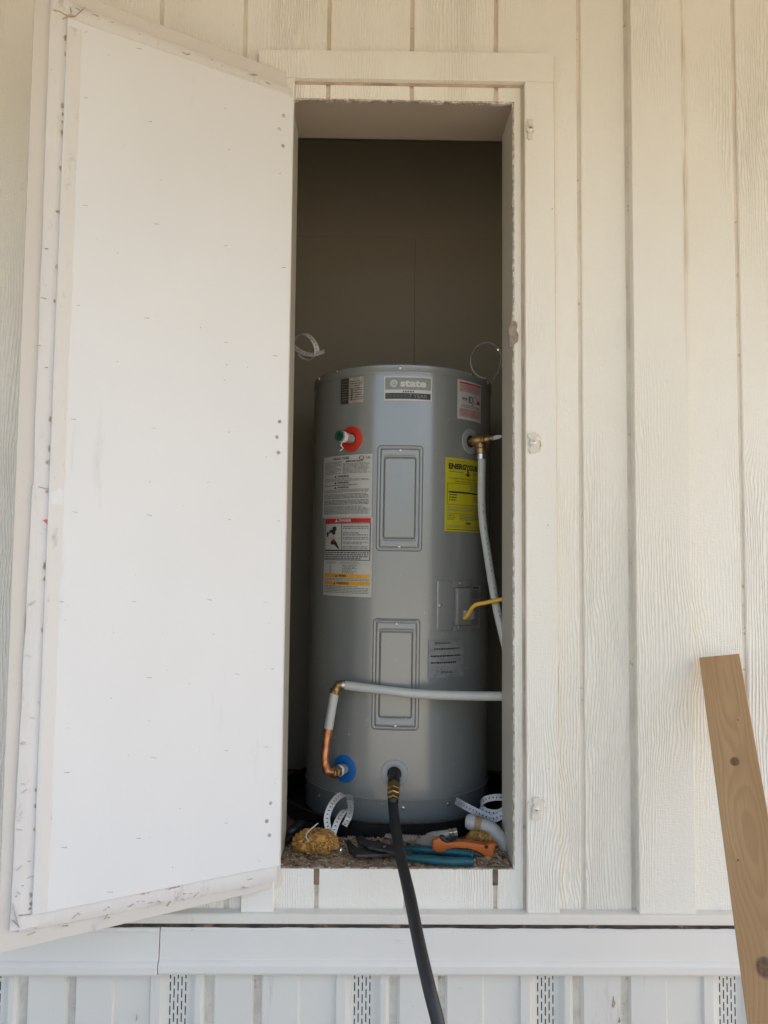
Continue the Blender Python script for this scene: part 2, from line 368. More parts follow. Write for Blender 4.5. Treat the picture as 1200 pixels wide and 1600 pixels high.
# ------------------------------------------------------------------ the siding wall
OX0, OX1, OZ0, OZ1 = -0.2210, 0.3440, 0.030, 1.9235        # the closet opening
WB, WT = -0.0735, 2.325
wall = empty('siding_wall', (0, 0, WB), 'cream painted vertical groove siding wall around the open closet', 'wall')
def plank(rects):
    mb = MB(); C = 0.0022; T = 0.0085
    for (x0, x1, z0, z1, cl, crr) in rects:
        prof = [(x0, T), (x0, C if cl else 0)] + ([(x0 + C, 0)] if cl else []) + ([(x1 - C, 0)] if crr else []) + [(x1, C if crr else 0), (x1, T)]
        prof = [p for i, p in enumerate(prof) if i == 0 or p != prof[i - 1]]
        mb.prism(prof, z0, z1, lambda a, b, h: V(a, b, h))
    return mb.build('siding_plank', M['siding'], wall)
GR = [-0.1268, 0.0849, 0.2988, 0.5093]
P_ = 0.2125
bounds = [GR[0] - P_ * k for k in range(14, 0, -1)] + GR + [0.6312, 0.9071] + [0.9071 + P_ * k for k in range(1, 12)]
HG = 0.0050
for a, b in zip(bounds[:-1], bounds[1:]):
    x0, x1 = a + HG, b - HG
    if b <= OX0 or a >= OX1: plank([(x0, x1, WB, WT, True, True)]); continue
    if a < OX0:
        plank([(x0, OX0, WB, WT, True, False), (OX0, x1, OZ1, WT, False, True), (OX0, x1, WB, OZ0, False, True)])
    elif b > OX1:
        plank([(OX1, x1, WB, WT, False, True), (x0, OX1, OZ1, WT, True, False), (x0, OX1, WB, OZ0, True, False)])
    else:
        plank([(x0, x1, OZ1, WT, True, True)]); plank([(x0, x1, WB, OZ0, True, True)])
# the shiplap laps that close the grooves: a dusty sheet behind the planks
mb = MB(); y0, y1 = 0.0062, 0.012
for (x0, x1, z0, z1) in ((bounds[0], OX0 - .001, WB + .001, WT - .01), (OX1 + .001, bounds[-1], WB + .001, WT - .01)):
    mb.box(x0, x1, y0, y1, z0, z1)
mb.build('groove_lap', M['groove'], wall)
mb = MB()
for (x0, x1, z0, z1) in ((OX0 - .0008, OX1 + .0008, OZ1 + .001, WT - .01), (OX0 - .0008, OX1 + .0008, WB + .001, OZ0 - .002)): mb.box(x0, x1, y0, y1, z0, z1)
mb.build('groove_lap', simple('brown_groove_dust', (0.66, 0.56, 0.45), 0.9, var=0.15, vscale=9, dirt=(0.36, 0.26, 0.18), dscale=45, dth=0.58), wall)
mb = MB()                                                     # wall core behind the sheet
for (x0, x1, z0, z1) in ((-3.1, OX0 - .02, GZ + .3, WT), (OX1 + .03, 3.1, GZ + .3, WT), (OX0 - .02, OX1 + .03, OZ1 + .02, WT), (OX0 - .02, OX1 + .03, GZ + .3, OZ0 - .045)):
    mb.box(x0, x1, 0.0135, 0.095, z0, z1)
mb.build('wall_core', M['black_gap'], wall)

def board(name, quad, y0, y1, mat, parent=wall, bevel=0.0016, n=1):
    mb = MB(); mb.prism(quad, y0, y1, lambda a, b, h: V(a, h, b)); return mb.build(name, mat, parent, bevel=bevel)
tl = at(404, 77, -.019); tr = at(865, 83, -.019); il = at(460, 121, -.019); ir = at(820, 127, -.019)
bR0 = at(824, 1427, -.019); bR1 = at(875, 1427, -.019); bL0 = at(376, 1424, -.019); bL1 = at(427, 1424, -.019)
TY = -0.019
board('door_trim', [(tl.x, tl.z), (tr.x, tr.z), (tr.x, ir.z), (tl.x, il.z)], TY, -.0006, M['trim'], bevel=.0008)
board('edge_shade_dirt', [(il.x, il.z - .0005), (ir.x, ir.z - .0005), (ir.x, ir.z - .0065), (il.x, il.z - .0060)], -.0025, -.0004, M['groove_brown'], bevel=0)  # brown strip: shadow line and gap dirt under the top trim, as colour
board('edge_shade_dirt', [(ir.x - .0075, ir.z - .007), (ir.x - .0005, ir.z - .007), (bR0.x - .0005, WB + .004), (bR0.x - .0065, WB + .004)], -.0020, -.0004, M['groove_tan'], bevel=0)
board('door_trim', [(ir.x, ir.z - .0003), (tr.x, ir.z - .0003), (bR1.x, WB + .003), (bR0.x, WB + .003)], TY + .0006, -.0006, M['trim'])
board('door_trim', [(tl.x, il.z - .0003), (il.x, il.z - .0003), (bL1.x, WB + .003), (bL0.x, WB + .003)], TY + .0006, -.0006, M['trim'])
ET = M['groove_tan']  # strips below put edge shade and dust into colour beside trims and batten
board('edge_shade_dirt', [(tl.x - .001, tl.z + .0002), (tr.x + .001, tr.z + .0002), (tr.x + .001, tr.z + .0040), (tl.x - .001, tl.z + .0034)], -.0022, -.0004, M['groove_brown'], bevel=0)
board('edge_shade_dirt', [(tr.x + .0002, tr.z), (tr.x + .0042, tr.z), (bR1.x + .0036, WB + .004), (bR1.x + .0002, WB + .004)], -.0022, -.0004, ET, bevel=0)
board('edge_shade_dirt', [(tl.x - .0045, tl.z), (tl.x - .0002, tl.z), (bL0.x - .0002, WB + .004), (bL0.x - .0035, WB + .004)], -.0022, -.0004, ET, bevel=0)
board('edge_shade_dirt', [(0.7697, WT), (0.7745, WT), (0.7760, WB + .004), (0.7717, WB + .004)], -.0022, -.0004, ET, bevel=0)
board('batten', [(0.6375, WT), (0.7695, WT), (0.7715, WB - .004), (0.6365, WB - .004)], -.020, -.0006, M['trim'])
for xb in (-1.79, 1.95): board('batten', [(xb, WT), (xb + .133, WT), (xb + .134, WB - .004), (xb, WB - .004)], -.020, -.0006, M['trim'])

# turn buttons on the right trim (painted over)
def turn_button(px, py, wd, ht, rot, waist):
    c = at(px, py, TY); mb = MB(); poly = []
    for (fx, fz) in ((-.8, -1), (-.3, -1.04), (.3, -1.02), (.85, -.95), (1.0, -.7), (waist, -.28), (waist, .28), (1.0, .72), (.8, .97), (.2, 1.03), (-.4, 1.0), (-.9, .93), (-1.0, .68), (-waist, .28), (-waist, -.28), (-1.0, -.70)):
        rx, rz = fx * wd / 2 + random.uniform(-.0005, .0005), fz * ht / 2
        poly.append((rx * math.cos(rot) - rz * math.sin(rot), rx * math.sin(rot) + rz * math.cos(rot)))
    mb.prism(poly, TY - .0050, TY + .0004, lambda a, b, h: V(c.x + a, h, c.z + b))
    mb.lathe([(.0, .0030), (.0080, .0030), (.0102, .0018), (.0108, -.0030)], 20, axm((c.x, TY - .0050, c.z), (0, -1, 0)))
    o = mb.build('turn_button', M['button'], wall, smooth=40)
    s = MB(); s.lathe([(0.0, 0.0012), (.0030, .0009), (.0048, 0.0)], 16, axm((c.x, TY - .0080, c.z), (0, -1, 0)))
    s.build('screw', M['metal_screw'], o, smooth=40)
def wear(px, py, r, a0, a1):
    c = at(px, py, TY); mb = MB()
    for k in range(7):
        rr = r * random.uniform(.82, 1.08); b0 = random.uniform(a0, a1); b1 = b0 + random.uniform(.15, .5); t = random.uniform(.0004, .0011)
        pts = [(rr * math.cos(lerp(b0, b1, i / 5)), rr * math.sin(lerp(b0, b1, i / 5))) for i in range(6)] + [((rr + t) * math.cos(lerp(b1, b0, i / 5)), (rr + t) * math.sin(lerp(b1, b0, i / 5))) for i in range(6)]
        mb.prism(pts, TY - .0006, TY + .0004, lambda a, b, h: V(c.x + a, h, c.z + b))
    mb.build('wear_mark', M['groove_brown'], wall)
wear(833, 692, .023, -1.2, .9); wear(833, 692, .019, -1.0, .6); wear(838, 1263, .024, -.3, 2.4)
turn_button(828, 203, .012, .052, 0.0, 0.7)
turn_button(833, 692, .024, .050, 0.12, 0.6)
turn_button(838, 1263, .021, .052, -0.1, 0.6)
# the roughly sawn ply edge left round the opening
def rag(name, pts, wd0, ax, mat, seed, amp):
    mb = MB(); n = len(pts) - 1; vs = []
    for i, p in enumerate(pts):
        a = wd0 * (0.7 + amp * noise.noise(V(i * 0.23, seed, 0)) + 0.7 * amp * noise.noise(V(i * 0.83, seed, 5)))
        b = 0.0015 * noise.noise(V(i * 1.3, seed, 9))
        vs += [p + ax * b, p + ax * a, p + ax * a + V(0, .010, 0), p + ax * b + V(0, .010, 0)]
    fs = []
    for i in range(n):
        for k in range(4): fs.append((i * 4 + k, i * 4 + (k + 1) % 4, (i + 1) * 4 + (k + 1) % 4, (i + 1) * 4 + k))
    mb.add(vs, fs); return mb.build(name, mat, wall)
rag('splintered_edge', [V(lerp(OX0, OX1, i / 110), -.0012, OZ1 + .001) for i in range(111)], .0060, V(0, 0, -1), M['raw_edge'], 1.3, .55)
rag('splintered_edge', [V(OX1 + .001, -.0012, lerp(OZ0, OZ1, i / 260)) for i in range(261)], .0055, V(-1, 0, 0), M['raw_edge'], 4.1, .6)
rag('splintered_edge', [V(lerp(OX0, OX1, i / 110), -.0010, OZ0 - .001) for i in range(111)], .0030, V(0, 0, 1), M['bare_wood'], 7.7, 1.0)
# chipped bare wood at the latch height
cp = at(805, 522, -.002)
poly = [(-.010, .034), (.002, .032), (.006, .022), (.003, .010), (.008, -.002), (.007, -.018), (-.003, -.026), (-.012, -.036), (-.016, -.030), (-.014, -.010), (-.018, .008), (-.013, .024)]
mb = MB(); mb.prism(poly, -.0035, .006, lambda a, b, h: V(cp.x + a, h + .003 * noise.noise(V(a * 150, b * 150, 1)), cp.z + b))
mb.build('splintered_chip', M['bare_wood'], wall, bevel=.001)

# ------------------------------------------------------------------ closet interior
FZ = 0.030; BY = 0.865; CXL, CXR, CT = -0.335, 0.475, 2.30
closet = empty('utility_closet', (0.07, 0.45, FZ), 'narrow dark closet recess holding the grey water heater', 'closet')
def cbox(name, b, mat, bevel=.001): 
    mb = MB(); mb.box(*b); return mb.build(name, mat, closet, bevel=bevel)
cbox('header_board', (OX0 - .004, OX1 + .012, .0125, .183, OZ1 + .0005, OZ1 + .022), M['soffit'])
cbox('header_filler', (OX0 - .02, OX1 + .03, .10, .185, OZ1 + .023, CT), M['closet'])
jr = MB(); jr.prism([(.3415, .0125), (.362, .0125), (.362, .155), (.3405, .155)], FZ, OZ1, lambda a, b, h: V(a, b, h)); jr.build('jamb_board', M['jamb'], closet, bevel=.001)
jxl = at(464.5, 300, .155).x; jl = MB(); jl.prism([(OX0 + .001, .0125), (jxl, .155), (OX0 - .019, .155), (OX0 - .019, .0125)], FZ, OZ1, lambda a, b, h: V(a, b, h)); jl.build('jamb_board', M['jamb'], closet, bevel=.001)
cbox('front_return', (CXL - .03, OX0 - .0195, .097, .155, FZ, CT), M['closet']); cbox('front_return', (.3625, CXR + .03, .097, .155, FZ, CT), M['closet'])
zs = at(620, 372, BY).z; xs = at(648, 460, BY).x
cbox('back_panel', (CXL - .02, xs - .0003, BY, BY + .012, FZ, zs - .0001), M['closet'])
cbox('back_panel', (xs + .0003, CXR + .02, BY, BY + .012, FZ, zs - .0001), M['closet'])
cbox('back_panel', (CXL - .02, CXR + .02, BY, BY + .012, zs + .0001, CT), M['closet'])
cbox('back_framing', (CXL - .03, CXR + .03, BY + .013, BY + .06, FZ - .02, CT + .02), M['black_gap'])
cbox('side_panel', (CXL - .02, CXL, .156, BY - .004, FZ, CT), M['closet']); cbox('side_panel', (CXR, CXR + .02, .156, BY - .004, FZ, CT), M['closet'])
cbox('ceiling_panel', (CXL - .03, CXR + .03, .10, BY + .05, CT + .001, CT + .02), M['closet'])
cbox('floor_board', (OX0 - .02, OX1 + .017, .0005, .086, FZ - .040, FZ - .0005), M['floor_wood'], .003)
cbox('floor_board', (CXL - .02, CXR + .02, .088, BY, FZ - .040, FZ - .003), M['floor_wood'], .003)

# ------------------------------------------------------------------ the door, swung open to the left
HGP = Vector((-0.2114, -0.030, 0.0)); UD = Vector((-0.8627, -0.5057, 0)).normalized(); ND = Vector((-UD.y, UD.x, 0))
if ND.y > 0: ND = -ND
door = empty('closet_door', (HGP.x, HGP.y, 0.04), 'white painted closet door swung open to the left', 'door')
def D(u, z, n): return HGP + UD * u + ND * n + V(0, 0, z)
def duv(px, py, n=0.0):
    o = HGP + ND * n; d = pray(px, py); t = (o - CAM).dot(ND) / d.dot(ND); p = CAM + d * t
    return ((p - o).dot(UD), p.z)
def dslab(name, pts, n0, n1, mat, bevel=.002, smooth=None, parent=door):
    mb = MB(); mb.prism(pts, n0, n1, lambda a, b, h: D(a, b, h)); return mb.build(name, mat, parent, bevel=bevel, smooth=smooth)
NR = -0.019; NW = -0.008
# outer skin (siding back) with its pale rim
rim = [duv(463, 119, NR), duv(384, 86, NR), duv(256, 40, NR), duv(160, 4, NR)]
u_out = sum(duv(*p, NR)[0] for p in ((56, 0), (36, 500), (5, 1150))) / 3
z_top = rim[3][1]; sl_ = (rim[3][1] - rim[0][1]) / (rim[3][0] - rim[0][0])
rb0 = duv(430, 1387, NR); rb1 = duv(10, 1488, NR); slb = (rb1[1] - rb0[1]) / (rb1[0] - rb0[0])
dslab('door_skin', [(-.012, rim[0][1] - sl_ * .01), (u_out, rim[0][1] + sl_ * (u_out - rim[0][0])), (u_out, rb0[1] + slb * (u_out - rb0[0])), (-.012, rb0[1])], NR - .016, NR, M['door_rim'], .0015)
# core panel
p_tl = duv(106, 27); p_tr = duv(459, 150); p_br = duv(437, 1353); p_bl = duv(50, 1431)
uL = (p_tl[0] + p_bl[0]) / 2
cr_ = .016
pts = [(p_tl[0], p_tl[1]), (p_tr[0] + cr_, p_tr[1])]
for k in range(1, 5):
    a = k / 4 * math.pi / 2; pts.append((p_tr[0] + cr_ - cr_ * math.sin(a), p_tr[1] - cr_ + cr_ * math.cos(a)))
pts += [(p_br[0], p_br[1]), (p_bl[0], p_bl[1])]
dslab('door_panel', pts, NR + .0005, 0.0, M['door_panel'], .0018)
# tape strip along the panel's free edge and across its foot
def strip(name, a, b, wd, n0, n1, seed, mat, wob=.0014, N=60, side=1):
    mb = MB(); vs = []
    for i in range(N + 1):
        t = i / N; u = lerp(a[0], b[0], t); z = lerp(a[1], b[1], t); d = Vector((b[0] - a[0], b[1] - a[1])).normalized(); q = Vector((-d.y, d.x)) * side
        w1 = wd + wob * noise.noise(V(t * 14, seed, 0)) + wob * noise.noise(V(t * 45, seed, 3)); w0 = wob * noise.noise(V(t * 11, seed, 7))
        hh = n1 + .0012 * noise.noise(V(t * 30, seed, 1))
        row = [(w0, n0), (w0 + .0008, hh * .6 + n0 * .4), (lerp(w0, w1, .25), hh), (lerp(w0, w1, .75), hh + .0006 * noise.noise(V(t * 25, seed, 8))), (w1 - .0008, hh * .6 + n0 * .4), (w1, n0)]
        vs += [D(u + q.x * ww, z + q.y * ww, h) for ww, h in row]
    fs = [(i * 6 + k, i * 6 + k + 1, (i + 1) * 6 + k + 1, (i + 1) * 6 + k) for i in range(N) for k in range(5)] + [tuple(range(6)), tuple(range(N * 6, N * 6 + 6))]
    mb.add(vs, fs); return mb.build(name, mat, door, smooth=55)
t0 = duv(107, 40); t1 = duv(51, 1429)
strip('edge_tape', t0, t1, .027, .0002, .0007, 2.2, M['tape'], .0020, 90, side=-1)
# weatherstrip round the panel (upper and lower lengths on the free side, top, foot)
wl0 = duv(80, -8, NW); wl1 = duv(52, 758, NW); wl2 = duv(51, 757, NW); wl3 = duv(15, 1456, NW)
def wstrip(a, b, wd, n1, seed, side, lift=0): return strip('weatherstrip', a, b, wd, NR + lift, n1, seed, M['tape'], .0016, 70, side)
wstrip(wl0, wl1, .0480, NW, 3.3, -1); wstrip(wl2, wl3, .0600, NW + .0012, 5.1, -1, .0004)
wt0 = duv(84, -9, NW); wt1 = duv(457, 136, NW); wstrip(wt1, wt0, .0500, NW - .001, 8.2, -1)
wb0 = duv(30, 1459, NW); wb1 = duv(432, 1379, NW); wstrip(wb0, wb1, .0500, NW - .001, 9.9, -1)
# little rips and folds, staple legs, screw tips
mb = MB()
ST = [(134,50),(217,76),(134,153),(235,190),(358,234),(437,271),(133,321),(244,350),(352,384),(443,418),(122,477),(229,497),(353,535),(430,556),(114,655),(240,669),(358,675),(117,800),(233,805),(358,812),(435,814),(95,940),(209,940),(327,937),(415,941),(72,1059),(233,1059),(370,1053),(425,1045),(104,1207),(240,1184),(353,1173),(415,1167),(100,1324),(216,1310),(353,1286),(405,1345),(172,1394)]
for (x, y) in ST:
    u, z = duv(x, y); l = random.uniform(.0028, .0058); sl2 = (z - .95) * -.0018 + random.uniform(-.0008, .0008); t = random.uniform(.0006, .0010)
    mb.prism([(u - l, z - sl2 - t), (u + l, z + sl2 - t * .4), (u + l, z + sl2 + t * .4), (u - l, z - sl2 + t)], -.001, .00045, lambda a, b, h: D(a, b, h))
mb.build('staple_crowns', simple('dull_staple', (0.40, 0.37, 0.33), 0.6, 0.3, 0.3), door)['kind'] = 'stuff'
mscr = simple('painted_screw_tip', (0.50, 0.47, 0.43), 0.6, 0.2, 0.3)
for (x, y) in [(443,181),(436,202),(442,228),(437,659),(433,683),(435,707),(423,1255),(417,1283),(421,1305)]:
    u, z = duv(x, y); mb = MB(); mb.lathe([(.0048, -.0005), (.0038, .0022), (.0012, .0055), (0.0001, .0062)], 8, axm(D(u, z, 0), ND + V(random.uniform(-.3, .3), 0, random.uniform(-.3, .3))))
    mb.build('screw_tip', mscr, door, smooth=40)
mb = MB()                                                     # dirty creases in the tape and weatherstrip
for k in range(60):
    e = random.choice('LLLBBT'); t = random.random()
    if e == 'L': x, y = lerp(98, 40, t) + random.uniform(-20, 14), lerp(40, 1440, t)
    elif e == 'B': x, y = lerp(45, 430, t), lerp(1450, 1372, t) + random.uniform(-8, 10)
    else: x, y = lerp(115, 455, t), lerp(15, 142, t) + random.uniform(-6, 4)
    u, z = duv(x, y, NW); a = random.uniform(-.7, .7); l = random.uniform(.002, .008); t2 = random.uniform(.0002, .0006)
    dx, dz = math.cos(a) * l, math.sin(a) * l
    mb.prism([(u - dx, z - dz - t2), (u + dx, z + dz - t2 * .3), (u + dx * .9, z + dz + t2 * .3), (u - dx * .8, z - dz + t2)], NW - .003, NW + .0022 if e != 'L' else NW + .0042, lambda a, b, h: D(a, b, h))
mb.build('creases', simple('grimy_crease', (0.56, 0.50, 0.44), 0.8, 0, 0.4), door)['kind'] = 'stuff'

mb = MB(); rnd = random.Random(12)                          # grime spots along the free edge, creased corner
def spot(x, y, rx, rz, n1):
    u, z = duv(x, y, n1); ph = rnd.uniform(0, 6)
    mb.prism([(u + rx * (1 + .5 * math.sin(3 * k + ph)) * math.cos(k * .698), z + rz * (1 + .4 * math.sin(2 * k + ph)) * math.sin(k * .698)) for k in range(9)], n1 - .004, n1, lambda a, b, h: D(a, b, h))
for y in (58, 84, 165, 178, 190, 207, 262, 330, 416, 470, 655, 700, 722, 768, 885, 905, 985, 1235, 1260, 1296, 1399, 1412, 1420):
    spot(lerp(106, 50, (y - 28) / 1400) - rnd.uniform(1.5, 4), y, rnd.uniform(.0012, .0026), rnd.uniform(.0022, .008), NW + .0032)
def crack(P, t, n1):
    q = [duv(x, y, n1) for x, y in P]
    for (a, b) in zip(q[:-1], q[1:]):
        d = Vector((b[0] - a[0], b[1] - a[1])).normalized(); t_ = t * .6; mb.prism([(a[0] - d.y * t, a[1] + d.x * t), (b[0] - d.y * t * .7, b[1] + d.x * t * .7), (b[0] + d.y * t * .7, b[1] - d.x * t * .7), (a[0] + d.y * t, a[1] - d.x * t)], n1 - .004, n1, lambda p, r_, h: D(p, r_, h))
n_ = NW + .0030
crack([(84, 15), (93, 17), (101, 22), (108, 25)], .0009, n_); crack([(98, 29), (103, 26), (110, 24), (118, 25)], .0012, n_); crack([(108, 25), (112, 18), (110, 11)], .0006, n_); crack([(118, 25), (126, 17), (134, 10)], .0005, n_)
crack([(104, 24), (114, 24)], .0022, n_ + .0002); crack([(30, 1448), (24, 1443), (19, 1438)], .0005, n_); crack([(30, 1450), (24, 1430), (20, 1412)], .0005, n_)
crack([(30, 1431), (48, 1429)], .0007, n_ + .001); crack([(52, 757), (44, 900), (37, 1010)], .0008, NR + .0012); crack([(60, 760), (73, 764), (86, 760), (98, 756)], .0004, n_ + .002)
mb.build('grime', simple('brown_grime', (0.44, 0.36, 0.27), 0.85, 0, 0.4), door)['kind'] = 'stuff'
def smear(pts, n0, n1, mat):
    mb = MB(); q = [duv(x, y, n1) for x, y in pts]; mb.prism([(u + .0016 * noise.noise(V(u * 300, z * 300, 1)), z + .0016 * noise.noise(V(u * 300, z * 300, 7))) for u, z in q], n0, n1, lambda a, b, h: D(a, b, h)); mb.build('stain', mat, door)
mrs = simple('reddish_stain', (0.50, 0.30, 0.31), 0.6, 0, 0.35, 90, dirt=(0.68, 0.63, 0.60), dscale=110, dth=0.5)
smear([(258, 1388), (266, 1384), (275, 1383), (283, 1381), (281, 1386), (270, 1389), (262, 1391)], NW - .004, NW + .0006, mrs)
smear([(216, 1396), (226, 1392), (236, 1391), (232, 1396), (222, 1399)], NW - .004, NW + .0006, mrs)
smear([(68, 812), (74, 811), (76, 824), (73, 818)], NW - .004, NW + .0042, simple('red_print', (0.62, 0.15, 0.15), 0.6))
# ------------------------------------------------------------------ skirting: rail, band boards, vinyl panels
rail = empty('skirting_rail', (0, -.02, -.10), 'white rail and band boards running along the wall foot', 'rail')
def extr(name, prof, x0, x1, mat, parent, bevel=0, smooth=None):
    mb = MB(); mb.prism(prof, x0, x1, lambda a, b, h: V(h, a, b)); return mb.build(name, mat, parent, bevel=bevel, smooth=smooth)
ZRB = at(800, 1446, -.030).z; ZBT = at(800, 1449, -.024).z; ZLE = at(800, 1501, -.032).z; ZL = at(800, 1526, -.040).z
WBR = at(800, 1428.5, -.026).z
extr('top_rail', [(.012, WBR), (-.026, WBR), (-.030, WBR - .003), (-.030, ZRB + .002), (-.027, ZRB), (.012, ZRB)], -3.1, 3.1, M['vinyl'], rail, .0012)
mb = MB(); N = 700; vs = []
for i in range(N + 1):
    x = lerp(-3.1, 3.1, i / N); b = .0022 * noise.noise(V(x * 9, 2, 0)) + .0012 * noise.noise(V(x * 40, 2, 0)); vs += [V(x, -.0262, ZRB + .001), V(x, -.0262, ZBT - .0015 + b)]
mb.add(vs, [(2 * i, 2 * i + 1, 2 * i + 3, 2 * i + 2) for i in range(N)]); mb.build('rust_gap', M['rust'], rail)
def band(x0, x1, dy, dz):
    pr = [(.010, ZBT), (-.020, ZBT), (-.0235, ZBT - .0015), (-.0245, ZBT - .008), (-.0270, ZBT - .010), (-.0300, ZLE), (-.0345, ZLE - .003), (-.0400, ZLE - .010), (-.0405, ZL + .006), (-.0385, ZL + .0008), (-.034, ZL), (.010, ZL)]
    extr('band_board', [(a + dy, b + dz) for a, b in pr], x0, x1, M['vinyl_band'], rail, .0012)
xsm = at(249, 1480, -.028).x
band(-3.1, xsm - .0008, -.0035, -.0020); band(xsm + .0008, 3.1, 0, 0)

skirt = empty('skirting', (0, 0.0, GZ), 'white ribbed vinyl skirting with perforated vent strips below the band', 'skirting')
PXM = 1.0 / 666.0; PER = 288 * PXM
prof = [(-15, 7), (15, 7), (20, 4), (26, -4), (29, -7), (37, -7), (41, -2), (43, 5), (55, 5), (59, -5), (116, -5), (119, 4), (130, 4), (133, -6), (188, -6), (191, 1), (245, 2), (248, -6), (262, -6), (266, -1), (271, 5), (274, 7)]
x0v = at(277, 1560, -.006).x
def skirt_panel(xc):
    mb = MB(); zt, zb = ZL + .001, GZ - .02
    seg = [(xc + a * PXM, b * .001 - .008) for a, b in prof]
    for i in range(1, len(seg) - 1):
        a, b = seg[i], seg[i + 1]; deep = prof[i][1] in (4, 5) and prof[i + 1][1] == prof[i][1] and i > 3
        mb.add([(a[0], a[1], zt), (b[0], b[1], zt), (b[0], b[1], zb), (a[0], a[1], zb)], [(0, 1, 2, 3)], 1 if deep else 0)
    # perforated vent strip: five columns of staggered slots really cut out
    xa, xb, yv = seg[0][0], seg[1][0], seg[0][1]; cols = [xa]; sw = .0026
    cc = [lerp(xa, xb, (k + .5) / 5) for k in range(5)]
    for c in cc: cols += [c - sw / 2, c + sw / 2]
    cols.append(xb)
    for i in range(len(cols) - 1):
        a, b = cols[i], cols[i + 1]
        if i % 2 == 0: mb.add([(a, yv, zt), (b, yv, zt), (b, yv, zb), (a, yv, zb)], [(0, 1, 2, 3)]); continue
        z = zt + (.012 if (i // 2) % 2 else 0)
        while z > zb:
            z1 = z - .0075; zz0 = min(z, zt); zz1 = max(z1, zb)
            if zz0 > zz1: mb.add([(a, yv, zz0), (b, yv, zz0), (b, yv, zz1), (a, yv, zz1)], [(0, 1, 2, 3)])
            z -= .0275
    o = mb.build('skirting_panel', [M['vinyl'], M['vinyl_dirt']], skirt, smooth=25)
for k in range(-7, 7): skirt_panel(x0v + k * PER)
for (x, y, w_, h_) in ((959, 1566, .0045, .013), (968, 1594, .003, .006), (213, 1590, .002, .008)):
    c = at(x, y, -.0147); mb = MB(); mb.prism([(c.x - w_ * .8, c.z - h_ * .8), (c.x + w_ * .2, c.z - h_), (c.x + w_, c.z - h_ * .1), (c.x + w_ * .3, c.z + h_ * .3), (c.x + w_ * .1, c.z + h_), (c.x - w_ * .3, c.z + h_ * .1)], -.0150, -.0120, lambda a, b, h: V(a, h, b)); mb.build('paint_chip', M['groove_brown'], skirt)
mb = MB(); mb.box(-3.1, 3.1, .004, .012, GZ, -.2); mb.build('skirting_backing', M['black_gap'], skirt)

# ------------------------------------------------------------------ leaning board
T0 = at(1092, 1026, -.030); T1 = at(1155, 1022, -.070)
B0 = at(1165, 1600, -.555); B1 = at(1262, 1600, -.600)
mid_t = (T0 + T1) / 2; mid_b = (B0 + B1) / 2
zax = (mid_t - mid_b).normalized(); xax = (T1 - T0); xax = (xax - zax * xax.dot(zax)).normalized(); yax = zax.cross(xax)
if yax.y > 0: pass
bw = (T1 - T0).length; base = mid_t - zax * ((mid_t.z - GZ) / zax.z)
Lb = (mid_t - base).length
rotb = Matrix((xax, yax, zax)).transposed()
inv = rotb.inverted()
def bl(px, py):                                                # pixel on the board face -> board coordinates
    d = pray(px, py); nrm = yax; t = (mid_t - CAM).dot(nrm) / d.dot(nrm); p = CAM + d * t; q = inv @ (p - base); return q.x, q.z
KNOTS = [(*bl(1148, 1190), .0115), (*bl(1196, 1512), .019), (*bl(1153, 1125), .0022), (*bl(1153, 1344), .0026)]
M['fir'] = wood_mat()
lum = MB(); lum.box(-bw / 2, bw / 2, 0, .024, 0, Lb)
if (rotb @ V(0, 1, 0)).y < 0:                                  # thickness runs away from the viewer
    lum = MB(); lum.box(-bw / 2, bw / 2, -.024, 0, 0, Lb)
lo = lum.build('lumber_board', M['fir'], bevel=.0016)
lo.matrix_world = Matrix.Translation(base) @ rotb.to_4x4()
tag(lo, 'bare knotty wood board leaning against the siding at right', 'lumber')

# ------------------------------------------------------------------ water heater
TR = 0.275; TC = Vector((0.0770, 0.512, 0.040)); LEAN = RAD(0.42)
heater = empty('water_heater', TC, 'tall grey cylindrical electric water heater standing in the closet', 'water heater', rot=Matrix.Rotation(LEAN, 3, 'Y'))
HM = W[heater.name]; HI = HM.inverted()
def thit(px, py, rad=TR):
    o = HI @ CAM; d = HI.to_3x3() @ pray(px, py)
    a = d.x ** 2 + d.y ** 2; b = 2 * (o.x * d.x + o.y * d.y); c = o.x ** 2 + o.y ** 2 - rad ** 2
    disc = b * b - 4 * a * c
    t = (-b - math.sqrt(max(disc, 0))) / (2 * a); p = o + d * t
    return math.atan2(p.x, -p.y), p.z
def TP(th, z, h=0.0): return V((TR + h) * math.sin(th), -(TR + h) * math.cos(th), z)
def zfront(py): return thit(624, py)[1]
zt_top, zt_cap, zt_ring, zt_bot = zfront(569), zfront(583), zfront(1251), 0.0
mb = MB(); mb.lathe([(.0, zt_ring - .03), (TR - .002, zt_ring - .03), (TR, zt_ring - .028), (TR, zt_cap + .004)], 128)
mb.build('tank_body', M['tank'], heater, smooth=40, local=True)
mb = MB(); e = .0016
mb.lathe([(TR + .0002, zt_cap + .0006), (TR + e, zt_cap), (TR + e + .0008, zt_cap + .002), (TR + e, zt_cap + .005), (TR + e, zt_top - .003), (TR - .001, zt_top), (TR - .006, zt_top), (TR - .008, zt_top - .006), (0.0001, zt_top - .004)], 128)
cap = mb.build('top_cap', M['tank'], heater, smooth=40, local=True)
mb = MB(); mb.lathe([(TR + .0002, zt_ring + .002), (TR + .0022, zt_ring), (TR + .0018, zt_ring - .003), (TR + .0012, zt_ring - .005), (TR + .0012, .004), (TR - .004, 0.0), (0.0001, 0.0)], 128)
ring = mb.build('base_ring', M['tank'], heater, smooth=40, local=True)
